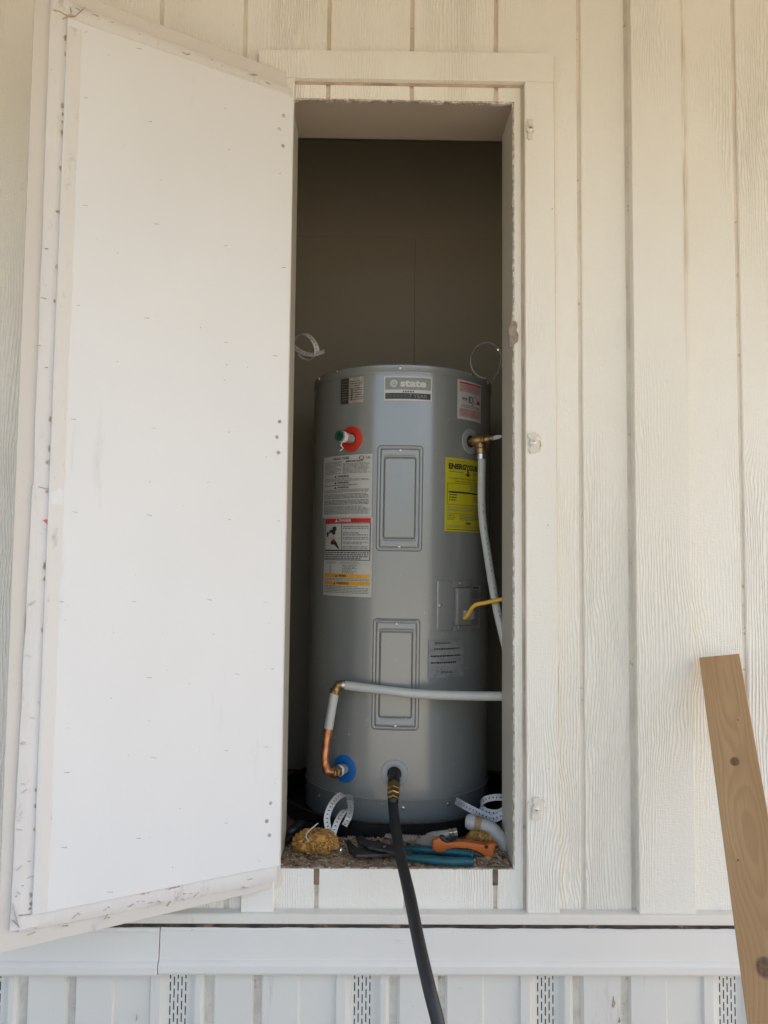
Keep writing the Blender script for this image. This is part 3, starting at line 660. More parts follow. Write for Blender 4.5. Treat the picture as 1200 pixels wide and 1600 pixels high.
# screw, shared by all
mb = MB(); mb.lathe([(.0045, 0), (.0042, .0016), (.0025, .0028), (.0001, .0030)], 12); mb.box(-.003, .003, -.0004, .0004, .0026, .0033)
scr0 = None
def screw(px, py, parent, h=.0016, s=1.0):
    global scr0
    th, z = thit(px, py); m = axm(TP(th, z, h), (math.sin(th), -math.cos(th), 0)) @ Matrix.Rotation(random.uniform(0, 3), 4, 'Z') @ Matrix.Scale(s, 4)
    if scr0 is None:
        scr0 = mb.build('screw', M['metal_screw'], parent, smooth=40, local=True); scr0.matrix_local = m; return scr0
    return share(scr0, 'screw', parent, m)
for (x, y) in ((527, 581), (625, 575), (737, 585), (500, 592), (761, 598)): screw(x, y, cap)
for (x, y) in ((630, 1262), (700, 1256), (499, 1243)): screw(x, y, ring)

# ---- pressed access panels
def sdrr(x, y, hw, hh, r):
    qx, qy = abs(x) - hw + r, abs(y) - hh + r
    return math.hypot(max(qx, 0), max(qy, 0)) + min(max(qx, qy), 0) - r
def access_panel(x0, x1, y0, y1):
    ym, xm = (y0 + y1) / 2, (x0 + x1) / 2
    ta, tb = thit(x0, ym)[0], thit(x1, ym)[0]; za, zb = thit(xm, y1)[1], thit(xm, y0)[1]
    tc, zc = (ta + tb) / 2, (za + zb) / 2; hw, hh = (tb - ta) * TR / 2, (zb - za) / 2
    def f(a, b):
        u, v = lerp(-hw, hw, a) * 1.0, lerp(-hh, hh, b)
        s = -sdrr(u, v, hw, hh, .012)
        h = -.0010 + .0050 * sst(-.0005, .0050, s) - .0030 * math.exp(-((s - .0095) / .0030) ** 2) + .0010 * sst(.007, .013, s)
        si = -sdrr(u, v, hw - .0195, hh - .0330, .008)
        h += -.0030 * math.exp(-((si - .0005) / .0034) ** 2) + .0034 * sst(-.001, .0065, si)
        return TP(tc + u / TR, zc + v, h)
    g_ = MB(); g_.grid(64, 128, f); p = g_.build('access_panel', M['tank'], heater, smooth=70, local=True)
    screw(xm + 1, y0 + 9, p, .0045); screw(xm - 1, y1 - 8, p, .0045)
access_panel(588, 661, 695, 862); access_panel(581, 656, 966, 1142)

# ---- labels wrapped round the tank
_tc = {}
def text_geo(s, bold=0.0, shear=0.0, space=1.0):
    k = (s, bold, shear, space)
    if k in _tc: return _tc[k]
    cu = bpy.data.curves.new('lettering', 'FONT'); cu.body = s; cu.offset = bold; cu.shear = shear; cu.resolution_u = 3; cu.space_character = space
    ob = bpy.data.objects.new('lettering', cu); COL.objects.link(ob)
    dg = bpy.context.evaluated_depsgraph_get(); dg.update(); me = bpy.data.meshes.new_from_object(ob.evaluated_get(dg))
    vs = [(v.co.x, v.co.y) for v in me.vertices]; fs = [tuple(p.vertices) for p in me.polygons]
    bpy.data.objects.remove(ob); bpy.data.curves.remove(cu); bpy.data.meshes.remove(me)
    x0 = min(v[0] for v in vs); x1 = max(v[0] for v in vs); y0 = min(v[1] for v in vs); y1 = max(v[1] for v in vs)
    _tc[k] = ([((x - x0) / (x1 - x0), (y - y0) / (y1 - y0)) for x, y in vs], fs); return _tc[k]
class Label:
    """a sheet on the tank; a,b run 0..1 left-right and top-bottom"""
    def __init__(s, name, x0, x1, y0, y1, mat, h=.0006, tilt=0):
        ym, xm = (y0 + y1) / 2, (x0 + x1) / 2
        s.ta, s.tb = thit(x0, ym)[0], thit(x1, ym)[0]; s.za, s.zb = thit(xm, y0)[1], thit(xm, y1)[1]; s.h = h; s.p = MB(); s.mats = []
        s.tilt = tilt
        if mat is not None:
            mb = MB(); mb.grid(12, 4, lambda a, b: s.m(a, b, 0)); s.o = mb.build(name, mat, heater, smooth=60, local=True)
        else: s.o = None
        s.name = name
    def m(s, a, b, h): return TP(lerp(s.ta, s.tb, a), lerp(s.za, s.zb, b) + s.tilt * (a - .5), s.h + h)
    def mi(s, mat):
        if mat not in s.mats: s.mats.append(mat)
        return s.mats.index(mat)
    def rect(s, a0, a1, b0, b1, mat, h=.0004):
        n = max(1, int((a1 - a0) * 8)); s.p.grid(n, 1, lambda a, b: s.m(lerp(a0, a1, a), lerp(b0, b1, b), h), s.mi(mat))
    def frame(s, a0, a1, b0, b1, t, mat, h=.0005, asp=1.0):
        ta = t; tb = t * asp
        s.rect(a0, a1, b0, b0 + tb, mat, h); s.rect(a0, a1, b1 - tb, b1, mat, h); s.rect(a0, a0 + ta, b0 + tb, b1 - tb, mat, h); s.rect(a1 - ta, a1, b0 + tb, b1 - tb, mat, h)
    def text(s, t, a0, a1, b0, b1, mat, bold=.02, h=.0007, shear=0, space=1.0):
        vs, fs = text_geo(t, bold, shear, space); s.p.add([s.m(lerp(a0, a1, x), lerp(b1, b0, y), h) for x, y in vs], fs, s.mi(mat))
    def poly(s, pts, mat, h=.0006): s.p.add([s.m(a, b, h) for a, b in pts], [tuple(range(len(pts)))], s.mi(mat))
    def ring(s, a, b, ra, rb, t, mat, h=.0007, n=20, a0=0, a1=6.2832):
        vs = []; 
        for k in range(n + 1):
            g_ = lerp(a0, a1, k / n); vs += [s.m(a + ra * math.cos(g_), b + rb * math.sin(g_), h), s.m(a + ra * (1 - t) * math.cos(g_), b + rb * (1 - t) * math.sin(g_), h)]
        s.p.add(vs, [(2 * k, 2 * k + 1, 2 * k + 3, 2 * k + 2) for k in range(n)], s.mi(mat))
    def fine(s, a0, a1, b0, b1, rows, mat, fill=.5, ragged=.15, h=.0006, seed=0):
        rnd = random.Random(seed); dp = (b1 - b0) / rows
        for r_ in range(rows):
            end = a1 - (rnd.random() * ragged if rnd.random() < .4 else 0) * (a1 - a0); x = a0; b = b0 + dp * (r_ + .25)
            while x < end:
                wl = rnd.uniform(.018, .075); s.rect(x, min(x + wl, end), b, b + dp * fill, mat, h); x += wl + .012
    def done(s, name='print'):
        if s.o is not None: return s.p.build(name, s.mats, s.o, local=True)
        return s.p.build(s.name, s.mats, heater, local=True)
INK, GREY, PAP = M['ink'], M['ink_grey'], M['paper']
# dark and silver sticker
L = Label('foil_sticker', 533, 568, 590, 630, M['silver'])
L.rect(0, .38, 0, 1, M['brown_ink']); L.rect(.50, .54, .42, .90, M['ink'])
L.fine(.42, .95, .12, .92, 9, M['brown_ink'], .32, .3, .0005, 3); L.fine(.06, .33, .1, .9, 8, M['silver'], .12, .5, .0008, 4); L.done()
# maker's badge
L = Label('badge', 600, 675, 588, 626, M['paper_white'])
L.rect(.025, .975, .05, .55, M['badge_green']); L.rect(.03, .97, .69, .93, INK)
L.text('state', .335, .875, .155, .44, M['paper_white'], .045)
for q in (1.0, .62): L.ring(.205, .30, .075 * q, .155 * q, .30, M['paper_white'], a0=.6, a1=6.6)
L.ring(.205, .30, .018, .04, .95, M['paper_white']); L.text('scout', .385, .625, .575, .665, INK, .05, shear=.3, space=1.4)
for k in range(17): L.rect(.05 + k * .028, .058 + k * .028, .73, .89, M['ink_grey'], .0007)
L.text('7 YEAR', .52, .90, .735, .885, M['badge_green'], .0); L.done()
# pink and white sticker
L = Label('pink_sticker', 714.5, 751, 596, 657, M['paper_white'])
L.rect(.06, .97, .05, .09, M['ink_red']); L.rect(.06, .97, .10, .30, M['ink_pink']); L.rect(.06, .97, .72, .93, M['ink_pink'])
L.fine(.09, .94, .11, .29, 6, M['ink_red'], .22, .2, .0006, 8); L.fine(.09, .94, .74, .92, 6, M['ink_red'], .22, .2, .0006, 9)
L.ring(.50, .47, .10, .085, .22, INK); L.ring(.68, .47, .13, .09, .15, M['ink_red']); L.rect(.16, .34, .45, .49, GREY); L.ring(.26, .47, .1, .05, .2, GREY)
L.rect(.44, .48, .38, .57, INK, .0008); L.rect(.80, .93, .46, .55, M['ink_red']); L.text('1', .545, .58, .57, .62, INK)
L.fine(.12, .95, .62, .70, 2, GREY, .4, .05, .0006, 5); L.done()
# instruction sheet
L = Label('instruction_label', 505.5, 581.5, 711, 808, PAP)
L.text('READ THIS', .27, .60, .028, .068, INK, .03); L.ring(.82, .055, .045, .032, .3, INK); L.text('UL', .90, .97, .035, .075, INK, .02)
L.text('IMPORTANT', .54, .86, .088, .118, INK, .03)
L.fine(.05, .45, .09, .30, 10, GREY, .45, .3, seed=11); L.fine(.48, .95, .13, .30, 9, GREY, .45, .12, seed=12)
for b, s_ in ((.32, 1), (.425, 2), (.50, 3)):
    L.text('WARNING', .37, .60, b, b + .034, INK, .03); L.poly([(.30, b + .034), (.355, b + .034), (.3275, b)], INK)
L.fine(.05, .95, .362, .42, 3, GREY, .45, .5, seed=13); L.fine(.05, .95, .465, .495, 1, GREY, .5, .3, seed=14)
L.fine(.05, .95, .545, .60, 3, GREY, .5, .1, seed=15); L.fine(.05, .95, .615, .70, 4, GREY, .55, .1, seed=16); L.fine(.05, .95, .715, .80, 4, GREY, .6, .1, seed=17)
L.fine(.05, .95, .815, .95, 7, GREY, .5, .2, seed=18); L.done()
# danger sheet
L = Label('danger_label', 506.5, 581.5, 808.5, 932, PAP)
L.rect(.02, .97, .010, .065, M['ink_red']); L.text('DANGER', .37, .62, .019, .054, M['paper_white'], .03); L.poly([(.285, .056), (.345, .056), (.315, .016)], M['paper_white'])
L.frame(.02, .97, .068, .42, .014, INK, asp=.6); L.frame(.02, .97, .42, .545, .014, INK, asp=.6); L.rect(.425, .437, .075, .41, INK)
L.poly([(.07, .20), (.11, .17), (.13, .20), (.12, .245), (.08, .245)], INK); L.poly([(.22, .12), (.30, .11), (.325, .15), (.28, .185), (.23, .17)], INK)
L.ring(.205, .195, .07, .045, .6, INK, a0=3.0, a1=6.6); L.poly([(.20, .16), (.29, .17), (.295, .215), (.25, .22), (.19, .19)], INK)
L.poly([(.25, .225), (.275, .225), (.30, .275), (.23, .28)], M['ink_pink'])
L.poly([(.18, .31), (.26, .27), (.32, .31), (.39, .40), (.36, .40), (.27, .345), (.19, .345)], INK); L.poly([(.245, .28), (.29, .285), (.30, .31), (.25, .315)], M['ink_red'], .0008)
L.rect(.05, .42, .262, .267, GREY)
for k, b in enumerate((.10, .185, .245, .305, .36)): L.fine(.46, .93, b, b + .05 if k < 2 else b + .04, 2, GREY, .5, .5, seed=20 + k)
L.fine(.05, .94, .435, .535, 4, INK, .5, .15, seed=30)
L.fine(.10, .33, .56, .585, 2, GREY, .5, .3, seed=31); L.fine(.42, .80, .56, .585, 2, GREY, .5, .3, seed=32); L.rect(.04, .95, .59, .593, GREY)
for k in range(6): L.rect(.17, .205, .602 + k * .019, .612 + k * .019, GREY); L.fine(.46, .75, .602 + k * .019, .616 + k * .019, 1, GREY, .7, .5, seed=40 + k)
L.rect(.02, .97, .718, .765, M['ink_orange']); L.text('WARNING', .39, .54, .727, .757, INK, .03); L.poly([(.31, .759), (.355, .759), (.3325, .722)], INK)
L.fine(.03, .96, .77, .805, 2, GREY, .45, .1, seed=50)
L.rect(.02, .97, .812, .860, M['ink_orange']); L.text('ADVERTENCIA', .34, .60, .822, .852, INK, .03); L.poly([(.27, .856), (.315, .856), (.2925, .818)], INK)
L.fine(.03, .95, .867, .965, 5, GREY, .42, .4, seed=51); L.done()
# yellow energy sheet
L = Label('energy_label', 695, 751.5, 717, 831, M['yellow_label'], tilt=0)
L.fine(.06, .55, .03, .045, 1, GREY, .6, .1, seed=60); L.text('ENERGYGUIDE', .07, 1.30 if False else .97, .075, .155, INK, .05)
L.rect(.52, .56, .14, .215, INK); L.poly([(.46, .205), (.62, .205), (.54, .245)], INK)
L.fine(.08, .42, .175, .20, 1, GREY, .5, .2, seed=61); L.fine(.68, .95, .175, .22, 2, GREY, .4, .2, seed=62)
L.text('Compare the Energy Use of this', .06, .96, .265, .292, INK, .0); L.text('with Others Before You Buy', .22, .92, .308, .335, INK, .0)
L.frame(.05, .98, .345, .64, .008, INK, asp=.6); L.rect(.08, .95, .455, .478, INK); L.fine(.60, .93, .36, .44, 3, GREY, .4, .3, seed=63)
for k in range(3): L.fine(.09, .26, .49 + k * .035, .515 + k * .035, 1, INK, .6, .2, seed=64 + k)
L.fine(.70, .95, .50, .60, 3, GREY, .4, .3, seed=69); L.fine(.05, .95, .66, .73, 4, GREY, .35, .2, seed=70); L.rect(.05, .95, .755, .759, INK)
L.fine(.05, .25, .77, .85, 3, GREY, .5, .3, seed=71); L.fine(.33, .95, .77, .85, 4, GREY, .5, .3, seed=72); L.rect(.50, .63, .870, .895, INK)
L.fine(.05, .95, .91, .955, 3, GREY, .35, .1, seed=73); L.rect(.04, .96, .970, .978, INK); L.done()
# rating plate printed straight on the enamel
L = Label('rating_plate', 668.5, 724.5, 1000, 1059, simple('clear_film', (0.245, 0.258, 0.242), 0.2))
L.frame(.0, 1, 0, 1, .012, GREY, asp=1); L.fine(.16, .60, .035, .11, 2, INK, .55, .1, seed=80); L.ring(.78, .09, .03, .04, .3, GREY); L.ring(.76, .05, .012, .05, .9, GREY)
for b in (.26, .42, .585): L.rect(.04, .98, b, b + .008, GREY)
L.fine(.15, .85, .20, .25, 1, INK, .7, .2, seed=81); L.fine(.07, .93, .38, .45, 1, INK, .6, .1, seed=82); L.fine(.30, .9, .49, .53, 1, GREY, .6, .1, seed=83); L.fine(.07, .75, .55, .63, 1, INK, .6, .2, seed=84)
L.rect(.04, .34, .70, .708, GREY); L.rect(.33, .34, .66, .705, GREY); L.fine(.33, .66, .81, .88, 2, INK, .55, .1, seed=85); L.text('Y', .23, .27, .81, .88, INK); L.done()
# small grey sticker beside the wiring box
L = Label('wiring_sticker', 735, 750, 915, 982, simple('pale_sticker', (0.26, 0.26, 0.26), 0.4))
L.rect(.2, .8, .03, .07, INK); L.rect(.12, .88, .11, .30, GREY); L.fine(.1, .9, .34, .62, 9, GREY, .4, .3, seed=90); L.ring(.5, .74, .25, .07, .3, GREY); L.fine(.12, .9, .83, .93, 3, GREY, .5, .3, seed=91); L.done()

# ---- ports (wrapped washers)
def port(name, px, py, ra, rb, hole, mat):
    th, z = thit(px, py); mb = MB()
    prof_ = [(1.0, .0002), (.97, .0030), (.80, .0036), (hole + .05, .0032), (hole, .0018), (hole - .01, -.002)]
    n = 48; vs = []
    for (q, h) in prof_:
        for k in range(n):
            a = 2 * math.pi * k / n; vs.append(TP(th + ra * q * math.cos(a) / TR, z + rb * q * math.sin(a), h))
    fs = [(i * n + k, i * n + (k + 1) % n, (i + 1) * n + (k + 1) % n, (i + 1) * n + k) for i in range(len(prof_) - 1) for k in range(n)]
    mb.add(vs, fs); o = mb.build(name, mat, heater, smooth=40, local=True)
    d = MB(); d.add([TP(th + ra * hole * 1.02 * math.cos(2 * math.pi * k / 24) / TR, z + rb * hole * 1.02 * math.sin(2 * math.pi * k / 24), .0009) for k in range(24)], [tuple(range(24))]); d.build('port_hole', M['black_gap'], o, local=True)
    return o, th, z, Vector((math.sin(th), -math.cos(th), 0))
o, th, z, ax = port('hot_port', 549, 686, .0365, .0365, .44, M['red'])
c0 = TP(th, z)
mb = MB(); mb.lathe([(.0135, -.004), (.0135, .040), (.0150, .041), (.0155, .052), (.0140, .058), (.0105, .058), (.0095, .050)], 24, axm(c0, ax))
mb.build('hot_nipple', M['galv'], o, smooth=40, local=True)
mb = MB(); mb.lathe([(.0152, .036), (.0160, .039), (.0158, .050), (.0150, .053)], 24, axm(c0, ax)); mb.tube([c0 + ax * .045 + V(0, 0, -.014), c0 + ax * .047 + V(-.002, 0, -.024), c0 + ax * .044 + V(.003, 0, -.032), c0 + ax * .046 + V(-.004, 0, -.040)], .0016, 6)
mb.build('seal_tape', M['white_tape'], o, smooth=50, local=True)
mb = MB(); mb.lathe([(.0145, .057), (.0148, .0600), (.0120, .0610), (.0088, .0600), (.0080, .050), (.0001, .049)], 24, axm(c0, ax)); mb.build('green_liner', M['green'], o, smooth=40, local=True)
oB, thB, zB, axB = port('cold_port', 538, 1201, .0375, .0375, .44, M['blue'])
cB = TP(thB, zB)
oD, thD, zD, axD = port('drain_port', 616, 1209, .0365, .0375, .52, M['grey_ring'])
oR, thR, zR, axR = port('relief_port', 735, 690, .0350, .0370, .48, M['grey_ring'])
cR_ = TP(thR, zR)
# relief valve: body out of the port, side outlet downwards, test lever
rv = MB(); nrm = axR
rv.lathe([(.012, -.002), (.012, .018), (.0165, .019), (.0165, .034), (.0150, .036), (.0150, .052), (.011, .056), (.0001, .056)], 6 * 4, axm(cR_, nrm))
eo = cR_ + nrm * .040
rv.lathe([(.0125, 0), (.0130, .012), (.0165, .014), (.0165, .022), (.0142, .024), (.0142, .038), (.0120, .039), (.0120, .046)], 24, axm(eo, (0, 0, -1)), cap=True)
rv.lathe([(.0128, .0), (.0128, .018), (.0105, .022), (.0105, .027)], 18, axm(cR_ + nrm * .045, (.95, -.25, .12)), cap=True)
o = rv.build('relief_valve', M['brass'], heater, smooth=40, local=True)
lv = MB(); a = cR_ + nrm * .045 + Vector((.95, -.25, .12)).normalized() * .022; dL = Vector((.93, -.30, .24)).normalized(); lw = (Vector((0, 0, 1)) - dL * dL.z).normalized() * .0058
up = dL.cross(lw).normalized() * .0012
lv.prism([(-.002, -1.0), (.026, -1.0), (.036, -.2), (.026, .9), (-.002, 1.0)], -1, 1, lambda p, q, h: a + dL * p + lw * q + up * h)
lv.build('test_lever', M['galv'], o, bevel=.0004, local=True)
# drain valve
dv = MB(); cD = TP(thD, zD); dd = (axD * .8 + V(0, 0, -.62)).normalized()
dv.lathe([(.0150, -.004), (.0150, .022), (.0165, .026), (.0165, .040), (.0148, .042)], 20, axm(cD + V(0, 0, .004), dd), cap=True)
dv.build('drain_spigot', M['dark_steel'], oD, smooth=40, local=True)

# ---- wiring cover
def tplate(name, x0, x1, y0, y1, h0, h1, mat, parent=heater, r=.002):
    ym, xm = (y0 + y1) / 2, (x0 + x1) / 2; ta, tb = thit(x0, ym)[0], thit(x1, ym)[0]; za, zb = thit(xm, y1)[1], thit(xm, y0)[1]
    mb = MB(); n = 6; vs = []
    for h in (h0, h1):
        for b in (za, zb): vs += [TP(lerp(ta, tb, i / n), b, h) for i in range(n + 1)]
    q = n + 1; fs = []
    for i in range(n): fs += [(i, i + 1, q + i + 1, q + i), (2 * q + i, 2 * q + i + 1, 3 * q + i + 1, 3 * q + i), (i, i + 1, 2 * q + i + 1, 2 * q + i), (q + i, q + i + 1, 3 * q + i + 1, 3 * q + i)]
    fs += [(0, q, 3 * q, 2 * q), (n, q + n, 3 * q + n, 2 * q + n)]
    mb.add(vs, fs); return mb.build(name, mat, parent, bevel=r, local=True, smooth=35)
wp = tplate('wiring_cover', 681.5, 706, 907.5, 985, 0, .0050, M['tank'], r=.001)
wb_ = tplate('wiring_box', 709, 730.5, 918, 976, 0, .0150, M['box_plate'], r=.003)
tplate('box_flange', 706.8, 734, 907, 917.5, 0, .0040, M['box_plate'], wb_, r=.0008); tplate('box_flange', 706.8, 734, 976.8, 985, 0, .0040, M['box_plate'], wb_, r=.0008)
screw(686, 946, wp, .005); screw(718, 911, wb_, .004); screw(716, 980, wb_, .004)
tplate('cable_clamp', 718, 731, 952.5, 967.5, .0145, .0260, M['grey_ring'], wb_, r=.002)

# ------------------------------------------------------------------ drain pan
pan = MB(); PR = .342; pc = V(TC.x, TC.y, FZ)
pan.lathe([(0.0001, .0005), (PR - .012, .0005), (PR - .008, .004), (PR - .003, .048), (PR + .004, .052), (PR + .007, .048), (PR + .005, .044), (PR + .001, .043), (PR - .004, .000)], 96, Matrix.Translation(pc))
grt = MB(); rnd = random.Random(8)
for k in range(260):
    a = rnd.gauss(0, .38); rr = PR + rnd.uniform(-.002, .006); s_ = rnd.uniform(.0005, .0016); c = pc + V(rr * math.sin(a), -rr * math.cos(a), .0505)
    q = [c + V(rnd.uniform(-1, 1), rnd.uniform(-1, 1), rnd.uniform(0, .8)) * s_ for _ in range(4)]; grt.add(q, [(0, 1, 2), (0, 2, 3), (0, 3, 1), (1, 2, 3)])
po = pan.build('drain_pan', M['black_plastic'], smooth=35); tag(po, 'shallow black plastic pan under the water heater', 'drain pan'); grt.build('grit', M['chip_pale'], po)['kind'] = 'stuff'

# ------------------------------------------------------------------ pipes, cable, hose (world coordinates)
def HW(p): return HM @ p
# relief discharge pipe
s0 = HW(eo) + V(0, 0, -.046)
p_end = at(789, 1006, .172)
path = spline([s0 + V(0, 0, .012), s0 + V(.001, 0, -.012), at(753, 800, s0.y - .006), at(762, 868, s0.y - .02), at(774, 940, .205), p_end, p_end + V(.03, 0, -.12), p_end + V(.05, 0.01, -.5)], 8)
dp = empty('discharge_pipe', s0, 'white plastic pipe hanging down from the brass relief valve', 'pipe')
mb = MB(); mb.tube(path, .0111, 16); mb.build('pipe_run', M['pex'], dp, smooth=50)
mb = MB(); rnd = random.Random(3)
for i in range(14, len(path) - 18):
    if rnd.random() < .45: continue
    p, q = path[i], path[i + 1]; tn = (q - p).normalized(); n_ = (CAM - p); n_ = (n_ - tn * n_.dot(tn)).normalized(); sd_ = n_.cross(tn); n2 = (n_ * .9 + sd_ * .35).normalized()
    c = p + n2 * .0112; t2 = n2.cross(tn) * .0011; L2 = tn * rnd.uniform(.002, .0055)
    mb.add([c - t2 - L2, c + t2 - L2, c + t2 + L2, c - t2 + L2], [(0, 1, 2, 3)])
mb.build('print', M['ink_grey'], dp)['kind'] = 'stuff'
mb = MB(); mb.tube([s0 + V(0, 0, .006), s0 + V(0, 0, -.008)], .0128, 16); mb.build('crimp_ring', M['metal_screw'], dp, smooth=50)
# cold supply: copper stub, pex riser, brass elbow, pex run
cBW = HW(cB); axW = HM.to_3x3() @ axB
k0 = cBW + axW * .034; k1 = at(509, 1204, k0.y - .022); k2 = at(507, 1188, k0.y - .022); k3 = at(511, 1147, k0.y - .016)
k4 = at(513, 1140, k0.y - .016); k5 = at(523, 1081, k0.y - .016); k6 = at(530, 1070, k0.y - .016); k7 = at(545, 1071, k0.y - .016)
cp_ = empty('supply_pipe', k0, 'white and copper cold water pipe rising from the blue port', 'pipe')
mb = MB(); mb.lathe([(.0145, -.036), (.0145, -.004), (.0001, -.004)], 20, axm(k0, axW)); mb.build('port_nipple', M['galv'], cp_, smooth=40)
mb = MB(); mb.lathe([(.0152, -.014), (.0160, -.011), (.0160, -.006), (.0150, -.004)], 20, axm(k0, axW), cap=True); mb.build('seal_tape', M['white_tape'], cp_, smooth=40)
mb = MB(); mb.lathe([(.0172, -.004), (.0172, .010), (.0150, .012), (.0140, .022), (.0120, .024)], 6, axm(k0, axW), cap=True); mb.build('brass_nut', M['brass'], cp_, bevel=.001)
mb = MB(); mb.tube(spline([k0 + axW * .012, lerp(k0 + axW * .02, k1, .6), k1 + V(.003, 0, .001), k2, lerp(k2, k3, .5), k3, k3 + V(.001, 0, .01)], 8), .0111, 16); mb.build('copper_elbow', M['copper'], cp_, smooth=50)
mb = MB(); mb.tube([k3 + V(.0005, 0, -.002), k4 + V(0, 0, .003)], .0132, 16); mb.tube([k3 + V(.0005, 0, -.009), k3 + V(.0005, 0, -.004)], .0125, 16); mb.build('crimp_ring', M['copper'], cp_, smooth=50)
mb = MB(); mb.tube([k4, k5], .0122, 16); mb.build('pipe_riser', M['pex'], cp_, smooth=50)
mb = MB(); mb.tube([lerp(k4, k5, .99), lerp(k5, k6, .5), k6 + V(-.002, 0, -.0005), lerp(k6, k7, .35)], .0120, 16, rs=[.0125, .0120, .0118, .0125]); mb.tube([k5 + V(-.001, 0, -.004), k5 + V(.002, 0, .006)], .0142, 16); mb.build('brass_elbow', M['brass'], cp_, smooth=50)
mb = MB(); mb.tube([lerp(k6, k7, .30), lerp(k6, k7, .62)], .0136, 16); mb.build('crimp_ring', M['metal_screw'], cp_, smooth=50)
e2 = at(790, 1088, .172)
mb = MB(); mb.tube(spline([lerp(k6, k7, .5), at(580, 1076, .215), at(650, 1084, .190), at(720, 1087, .178), e2, e2 + V(.08, .01, 0)], 8), .0122, 18); mb.build('pipe_run', M['pex'], cp_, smooth=50)
# yellow cable
q0 = at(729, 963, .232)
mb = MB(); mb.tube(spline([at(726, 966, .236), at(731, 961, .222), at(737, 951, .206), at(744, 945, .198), at(758, 942, .190), at(772, 939, .182), at(790, 935, .172), at(800, 932, .175), at(830, 925, .2)], 8), .0056, 10)
o = mb.build('power_cable', M['yellow_cable'], smooth=50); tag(o, 'yellow electrical cable entering the wiring box from the right', 'cable')
# hose
h0 = HW(cD + V(0, 0, .004) + dd * .038); hd = HM.to_3x3() @ dd
hose = empty('garden_hose', h0, 'black garden hose with brass end coupled to the heater drain', 'hose')
a1 = at(614.5, 1246, h0.y - .035); a2 = at(614.5, 1262, h0.y - .050)
mb = MB(); ax_ = (a1 - h0).normalized(); ln = (a1 - h0).length
mb.lathe([(.0160, -.004), (.0180, .0), (.0180, ln * .45), (.0165, ln * .5), (.0185, ln * .55), (.0185, ln * .8), (.0160, ln * .85), (.0165, ln * 1.15), (.012, ln * 1.2)], 6, axm(h0, ax_), cap=True)
mb.build('brass_coupling', M['brass'], hose, bevel=.0012)
path = spline([a1 + ax_ * .004, a2, at(619, 1300, .06), at(628, 1347, -.05), at(640, 1400, -.15), at(655, 1475, -.25), at(671, 1545, -.32), at(685, 1602, -.35), at(700, 1690, -.38), at(725, 1850, -.42), V(.28, -.55, GZ + .02), V(.6, -.9, GZ + .014), V(1.6, -1.1, GZ + .014)], 10)
mb = MB(); mb.tube(path, .0134, 20, rs=[.0134 + .0006 * noise.noise(p * 9) for p in path]); mb.build('hose_tube', M['black_rubber'], hose, smooth=60)

# ------------------------------------------------------------------ perforated straps
def strap(name, runs, label, group='loose lengths of perforated strap'):
    rt = empty(name, runs[0][0][0], label, 'strap', group)
    for pts, wv0, wv1, wd in runs:
        P = spline(pts, 14); N = len(P) - 1; L_ = [0]
        for i in range(N): L_.append(L_[-1] + (P[i + 1] - P[i]).length)
        tot = L_[-1]; step = .0024; M_ = max(8, int(tot / step)); vs = []; fs = []
        for j in range(M_ + 1):
            s_ = tot * j / M_; i = 0
            while i < N - 1 and L_[i + 1] < s_: i += 1
            t = (s_ - L_[i]) / max(1e-9, L_[i + 1] - L_[i]); p = P[i].lerp(P[i + 1], t); wv = Vector(wv0).lerp(Vector(wv1), s_ / tot)
            tn = (P[min(i + 2, N)] - P[max(i - 1, 0)]).normalized(); wv = (wv - tn * wv.dot(tn)).normalized() * wd / 2
            vs += [p - wv, p - wv * .26, p + wv * .26, p + wv]
        for j in range(M_):
            for k in range(3):
                if k == 1 and j % 4 == 1: continue
                fs.append((j * 4 + k, j * 4 + k + 1, (j + 1) * 4 + k + 1, (j + 1) * 4 + k))
        mb = MB(); mb.add(vs, fs); mb.build('strap_band', M['galv'], rt, solid=.0006)
    return rt
S = lambda x, y, Y: at(x, y, Y)
IN = lambda x, z, y: Vector((x, y, z))
strap('hanger_strap', [
    ([S(457, 546, .215), S(459, 532, .20), S(468, 523, .19), S(480, 523, .185), S(490, 533, .185), S(495, 546, .19), S(494, 556, .20)], (.5, .8, .6), (.9, .6, .2), .016),
    ([S(457, 540, .215), S(467, 548, .205), S(478, 553, .20), S(492, 554, .195), S(507, 549, .19)], (.3, .5, 1), (.1, .4, 1), .014),
    ([S(466, 553, .20), S(474, 560, .205), S(484, 562, .21), S(493, 556, .215)], (.3, .9, .6), (.1, .9, .5), .013)],
    'curled perforated strap beside the door above the heater')
cx_, cz_ = 760, 564; ringp = []
for k in range(22):
    a = math.radians(-55 + k * 15.5); ringp.append(S(cx_ + 25 * math.cos(a), cz_ - 28 * math.sin(a) , .20 + .0005 * k))
strap('hanger_strap', [(ringp, (0.05, 1, 0.03), (.06, 1, .05), .019), ([S(784, 546, .20), S(783, 566, .205), S(778, 582, .22), S(770, 597, .25)], (.4, .9, .1), (.3, .9, .1), .015)],
      'round coil of thin strap beside the right jamb at the heater top')
strap('hanger_strap', [
    ([S(549, 1256, .215), S(546, 1245, .20), S(533, 1242, .18), S(519, 1256, .15), S(511, 1278, .13), S(515, 1304, .12)], (.8, .5, -.4), (1, .25, 0), .0165),
    ([S(520, 1305, .115), S(527, 1284, .13), S(537, 1268, .15), S(548, 1260, .17)], (1, .3, 0), (.8, .5, .4), .0155),
    ([S(538, 1290, .13), S(545, 1277, .135), S(548, 1262, .16), S(546, 1250, .19)], (1, .2, .3), (.8, .6, .0), .0155)],
    'perforated strap loop standing at the heater foot above the yellow foam')
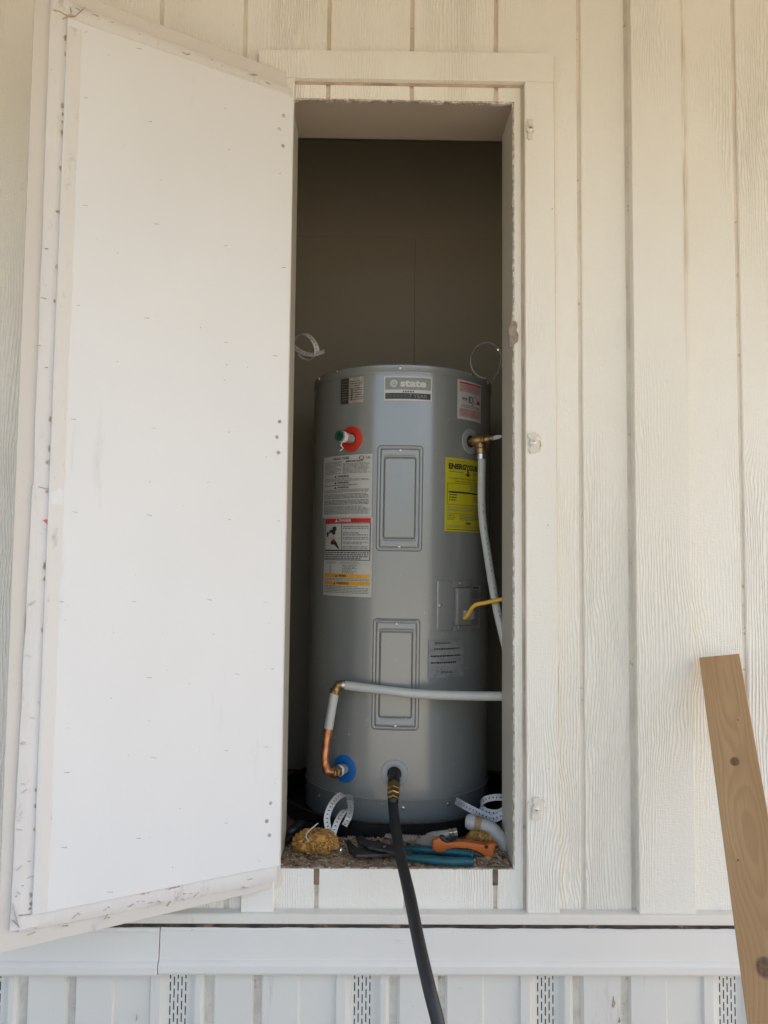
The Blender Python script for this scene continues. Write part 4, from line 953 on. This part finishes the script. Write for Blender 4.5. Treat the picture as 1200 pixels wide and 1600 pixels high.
strap('hanger_strap', [
    ([S(712, 1251, .225), S(724, 1258, .20), S(741, 1267, .18), S(757, 1275, .165), S(772, 1279, .16), S(790, 1270, .158)], (.1, .4, 1), (0, .3, 1), .0185),
    ([S(790, 1246, .165), S(772, 1246, .168), S(757, 1250, .175), S(751, 1259, .185), S(760, 1268, .18), S(778, 1270, .172), S(792, 1262, .165)], (0.1, .5, 1), (.1, .4, 1), .0165)],
    'perforated strap looped above the white pipe by the right jamb')
# screw through the coil by the right jamb
mb = MB(); c = S(779, 546, .195); mb.lathe([(.0055, 0), (.0050, .002), (.002, .0035), (.0001, .0036)], 12, axm(c, (-.2, -.95, .1))); mb.tube([c, c + V(.03, .03, -.004)], .0022, 8)
tag(mb.build('screw', M['metal_screw'], smooth=40), 'silver screw through the strap coil by the right jamb', 'screw')

# ------------------------------------------------------------------ closet floor litter
def floorp(px, py, dz=0.0): p = atz(px, py, FZ); p.z = FZ + dz; return p
# sawdust: low mound plus loose chips
def mound(x, y):
    a = .016 * math.exp(-((x + .03) / .12) ** 2 - ((y - .145) / .035) ** 2) + .013 * math.exp(-((x - .28) / .07) ** 2 - ((y - .08) / .05) ** 2)
    n = noise.noise(V(x * 30, y * 30, 3)) * .5 + noise.noise(V(x * 90, y * 90, 8)) * .3
    return max(-.0015, a * (1 + n) + .0022 * n + .0004)
mb = MB(); X0, X1, Y0, Y1 = OX0 + .006, OX1 - .006, .010, .20
def pf(x, y): return math.hypot(x - TC.x, y - TC.y) > PR + .008
mb.grid(150, 60, lambda a, b: V(lerp(X0, X1, a), lerp(Y0, Y1, b), FZ + mound(lerp(X0, X1, a), lerp(Y0, Y1, b))), 0)
rnd = random.Random(5)
for k in range(9000):
    x = rnd.uniform(X0, X1); y = rnd.uniform(.004, .185)
    if not pf(x, y) or (noise.noise(V(x * 14, y * 14, 2)) < rnd.uniform(-.5, .35) and mound(x, y) < .004): continue
    z = FZ + max(mound(x, y), 0) + .0004; s = rnd.uniform(.0010, .0036) * (2.0 if rnd.random() < .06 else 1); a = rnd.uniform(0, 6.28); e_ = rnd.uniform(.3, .9)
    dx, dy = math.cos(a) * s, math.sin(a) * s
    mb.add([(x - dx, y - dy, z), (x + dy * e_, y - dx * e_, z + s * rnd.uniform(0, .8)), (x + dx, y + dy, z + s * rnd.uniform(0, .8)), (x - dy * e_, y + dx * e_, z + s * .3)], [(0, 1, 2, 3)], 1 if rnd.random() < .22 else 0)
for k in range(120):
    x = rnd.uniform(X0, X1); y = rnd.uniform(.008, .16)
    if not pf(x, y): continue
    r_ = rnd.uniform(.0015, .0042); z = FZ + max(mound(x, y), 0) + r_ * .4; q = [V(rnd.uniform(-1, 1), rnd.uniform(-1, 1), rnd.uniform(-.6, .8)) * r_ + V(x, y, z) for _ in range(5)]
    mb.add(q, [(0, 1, 2), (0, 2, 3), (0, 3, 1), (1, 2, 4), (2, 3, 4), (3, 1, 4)], rnd.choice((0, 1, 2, 3, 3)))
o = mb.build('wood_chips', [M['chips'], M['chip_pale'], M['pvc'], M['foam']]); o['kind'] = 'stuff'; tag(o, 'brown sawdust and wood chips littering the closet floor', 'sawdust')

def foam(c, rx, ry, rz, seed, label):
    bm = bmesh.new(); bmesh.ops.create_icosphere(bm, subdivisions=5, radius=1)
    for v in bm.verts:
        n = v.co.normalized(); d = 1 + .30 * noise.noise(n * 1.7 + V(seed, 0, 0)) + .10 * noise.noise(n * 4 + V(0, seed, 5))
        q = n * 5.5 + V(0, seed, 0); q = q + V(noise.noise(n * 3 + V(9, seed, 0)), noise.noise(n * 3 + V(0, 9, seed)), 0) * 1.6
        d += .13 * (1 - 2 * abs(noise.noise(q))) + .05 * noise.noise(n * 14 + V(seed, 3, 3))
        v.co = V(n.x * rx * d, n.y * ry * d, max(n.z * d, -.55) * rz * .9)
    me = bpy.data.meshes.new('foam_lump'); bm.to_mesh(me); bm.free(); me.materials.append(M['foam'])
    for p in me.polygons: p.use_smooth = True
    o = bpy.data.objects.new('foam_lump', me); COL.objects.link(o); o.location = c + V(0, 0, rz * .5); return tag(o, label, 'foam', 'lumps of old spray foam')
def strands(o, rx, ry, rz, seed, n):
    rd = random.Random(seed); mb = MB(); c = o.location
    for k in range(n):
        a = rd.uniform(0, 6.28); t = rd.uniform(-.1, 1.25); base = V(rx * math.cos(a) * math.cos(t), ry * math.sin(a) * math.cos(t), rz * math.sin(t))
        nr = V(base.x / rx ** 2, base.y / ry ** 2, base.z / rz ** 2).normalized(); u = nr.orthogonal().normalized(); w_ = nr.cross(u); ph = rd.uniform(0, 6.28); R_ = rd.uniform(.004, .012)
        P = [c + base * rd.uniform(1.04, 1.24) + (u * math.cos(ph + q * .6) + w_ * math.sin(ph + q * .6)) * R_ - nr * (R_ * R_ / (2 * rz)) + nr * rd.uniform(-.001, .0015) for q in range(rd.randint(4, 9))]
        rr = rd.uniform(.0010, .0026); mb.tube(spline(P, 3), rr, 7)
    W[o.name] = Matrix.Translation(c); p = mb.build('strands', M['foam'], o, smooth=60); p['kind'] = 'stuff'
f1 = floorp(492, 1334); foam(f1 + V(0, .022, 0), .049, .034, .034, 2.0, 'yellow spray foam lump at the closet floor left corner'); strands(bpy.data.objects['foam_lump'], .049, .034, .030, 3, 190)
f2 = floorp(760, 1333); foam(f2 + V(0, .036, 0), .038, .028, .034, 7.0, 'yellow foam lump behind the orange saw handle'); strands(bpy.data.objects['foam_lump.001'], .038, .028, .030, 4, 120)
wz = f1 + V(0, .02, .045)
mb = MB(); mb.tube(spline([at(482, 1315, .055), at(478, 1306, .05), at(482, 1299, .05), at(490, 1292, .055), at(497, 1286, .06)], 8), .0016, 8)
tag(mb.build('bent_wire', M['pvc'], smooth=50), 'thin bent white wire poking out of the foam', 'wire')
# black scrap in the left corner
sb = floorp(462, 1318); mb = MB()
mb.tube(spline([sb + V(-.03, .02, .012), sb + V(-.012, .0, .03), sb + V(.004, .03, .036), sb + V(.018, .06, .022), sb + V(.03, .085, .012)], 8), .013, 12, rs=None)
mb.tube(spline([sb + V(-.025, -.02, .010), sb + V(-.006, .005, .020), sb + V(.012, .05, .012)], 8), .010, 12)
tag(mb.build('rubber_scrap', M['black_plastic'], smooth=50), 'black rubber scrap in the shadowed left floor corner', 'scrap')
# silver screw on the floor
sp = floorp(527, 1331); mb = MB(); d_ = V(.55, -.8, .25).normalized()
mb.tube([sp + V(0, 0, .004), sp + V(0, 0, .004) + d_ * .018], .0022, 8); mb.lathe([(.0045, 0), (.0045, .002), (.001, .003)], 10, axm(sp + V(0, 0, .004) + d_ * .018, d_), cap=True)
tag(mb.build('screw', M['metal_screw'], smooth=40), 'silver screw lying in sawdust beside the foam', 'screw')
# black barbed fitting
bp0 = floorp(578, 1330, .010); bp1 = floorp(596, 1322, .012); dB = (bp1 - bp0).normalized(); ft = empty('pipe_fitting', bp0, 'small black fitting with a pale ring lying in sawdust', 'fitting')
mb = MB(); mb.tube([bp0 - dB * .004, bp0 + dB * .004, bp0 + dB * .005, bp0 + dB * .014, bp0 + dB * .015, bp0 + dB * .034], .0075, 12, rs=[.007, .0078, .0066, .0066, .0084, .0078]); mb.build('fitting_body', M['black_plastic'], ft, smooth=40)
mb = MB(); mb.tube([bp0 + dB * .0100, bp0 + dB * .0130], .0080, 12); mb.build('ring', M['pvc'], ft, smooth=40)
# pliers: jaws left, teal grips right
pl0 = floorp(560, 1337, .008); pl = empty('pliers', pl0, 'groove pliers with teal grips lying on the closet floor', 'pliers')
def flat(mb, pts, z0, z1): mb.prism(pts, z0, z1, lambda a, b, h: V(a, b, h))
def F(px, py): p = floorp(px, py); return (p.x, p.y)
mb = MB(); mb.prism([F(541, 1325), F(548, 1322), F(551, 1329), F(560, 1336), F(585, 1337), F(622, 1333), F(640, 1336), F(640, 1343), F(600, 1346), F(556, 1347), F(545, 1340)], FZ + .0095, FZ + .017, lambda a, b, h: V(a, b, h)); mb.build('lower_jaw', M['dark_steel'], pl, bevel=.0015)
mb = MB(); mb.prism([F(556, 1323), F(566, 1320), F(572, 1327), F(590, 1330), F(622, 1339), F(645, 1346), F(643, 1352), F(612, 1347), F(575, 1339), F(560, 1332)], FZ + .018, FZ + .025, lambda a, b, h: V(a, b, h)); mb.build('upper_jaw', M['dark_steel'], pl, bevel=.0015)
mb = MB(); mb.lathe([(.0075, 0), (.0075, .028), (.006, .030), (.0001, .030)], 16, Matrix.Translation(V(*F(600, 1339), FZ))); mb.build('pivot_bolt', M['dark_steel'], pl, smooth=40)
def grip(pts, zs_, rs):
    P = spline([V(*F(*p), FZ + z_) for p, z_ in zip(pts, zs_)], 8); N = len(P)
    mb = MB(); R_ = [rs[0] + (rs[1] - rs[0]) * sst(0, .35, i / (N - 1)) for i in range(N)]; R_[0] *= .8; R_[-1] *= .75
    mb.tube(P, .008, 14, rs=R_); mb.build('grip', M['teal'], pl, smooth=50)
grip([(622, 1337), (650, 1339), (690, 1342), (725, 1345), (740, 1347)], (.016, .018, .019, .018, .017), (.0075, .0098))
grip([(632, 1349), (660, 1352), (700, 1355), (730, 1355), (740, 1355)], (.016, .015, .014, .014, .013), (.0080, .0098))
# hand saw
sw0 = floorp(680, 1326, .012); saw = empty('hand_saw', sw0, 'orange handled hand saw lying on the closet floor', 'saw')
def SW(px, py, dy): q = at(px, py, dy); return q
SY = .060
def sp2(a, b, h): q = at(a, b, SY); return V(q.x, SY + h, q.z) 
blade = [(612, 1306), (640, 1312), (690, 1321), (690, 1304)]
bl_ = [(690, 1325), (650, 1318), (600, 1308)]
for k in range(16):
    x = 604 + k * 5.2; bl_ += [(x, 1301.5 + (x - 604) * .045), (x + 2.6, 1304.5 + (x - 604) * .045)]
bl_ += [(690, 1306)]
mb = MB(); mb.prism(bl_, -.0006, .0008, sp2); mb.build('blade', simple('dull_blade_steel', (0.15, 0.145, 0.135), 0.5, 0.5, 0.2, dirt=(0.08, 0.05, 0.035), dscale=50, dth=0.58), saw)
hp = [(676, 1311), (686, 1306.5), (690, 1312), (697, 1315), (712, 1313), (728, 1313), (744, 1316), (758, 1318), (767, 1316), (773, 1315), (771, 1330), (768, 1341), (762, 1341), (757, 1335), (744, 1328), (730, 1324), (712, 1323), (697, 1325), (692, 1330), (682, 1330), (675, 1325)]
mb = MB(); mb.prism(hp, -.011, .011, sp2); mb.build('handle', M['orange'], saw, bevel=.003, seg=3, smooth=60)
gp = [(698, 1326), (712, 1324), (730, 1325), (744, 1329), (756, 1336), (760, 1341), (748, 1341), (728, 1338), (712, 1335), (700, 1330)]
mb = MB(); mb.prism(gp, -.009, .009, sp2); mb.build('grip_pad', M['black_rubber'], saw, bevel=.002, smooth=60)
gp = [(687, 1306), (693, 1305), (697, 1311), (704, 1312), (712, 1310), (714, 1312.5), (698, 1314.5), (690, 1311.5)]
mb = MB(); mb.prism(gp, -.009, .009, sp2); mb.build('grip_pad', M['black_rubber'], saw, bevel=.0015, smooth=60)
hc = at(760, 1323.5, SY - .0112); mb = MB(); mb.lathe([(.0001, .0005), (.0042, .0005), (.0046, 0)], 14, axm(hc, (0, -1, 0))); mb.build('hanging_hole', M['black_gap'], saw)
# clear connector with metal nut
cl = empty('hose_connector', at(690, 1303, .105), 'cloudy clear plastic connector with metal nut behind the saw', 'connector')
ca, cb = at(663, 1309, .105), at(705, 1302, .110); d_ = (cb - ca).normalized()
mb = MB(); mb.tube([ca, ca + d_ * .010, ca + d_ * .024, ca + d_ * .05, ca + d_ * .066], .01, 14, rs=[.005, .010, .0115, .0105, .0100]); mb.build('connector_body', M['clear_plastic'], cl, smooth=50)
mb = MB(); mb.lathe([(.0125, 0), (.0125, .008), (.010, .009), (.010, .011), (.0118, .012), (.0118, .022)], 6, axm(ca + d_ * .062, d_), cap=True); mb.build('nut', M['metal_screw'], cl, bevel=.001)
# white drain pipe piece with tan band
pv = empty('drain_pipe', at(760, 1290, .13), 'short grimy white pipe elbow with a tan collar by the right jamb', 'pipe')
va, vb, vc, vd = at(729, 1283, .150), at(746, 1286, .140), at(768, 1294, .125), at(784, 1311, .112)
mb = MB(); mb.tube(spline([va, lerp(va, vb, .6)], 3) + [lerp(va, vb, .85)], .0190, 20, rs=[.0165, .0195, .0200, .0200, .0185]); mb.build('pipe_collar', M['pvc'], pv, smooth=50)
mb = MB(); mb.tube([lerp(va, vb, .70), lerp(vb, vc, .35)], .0180, 20); mb.build('tan_band', simple('tan_pipe', (0.36, 0.22, 0.115), 0.6, 0, 0.2), pv, smooth=50)
mb = MB(); mb.tube(spline([lerp(vb, vc, .25), vc, lerp(vc, vd, .6), vd, vd + V(.012, -.004, -.03)], 6), .0165, 20); mb.build('pipe_bend', M['pvc'], pv, smooth=50)
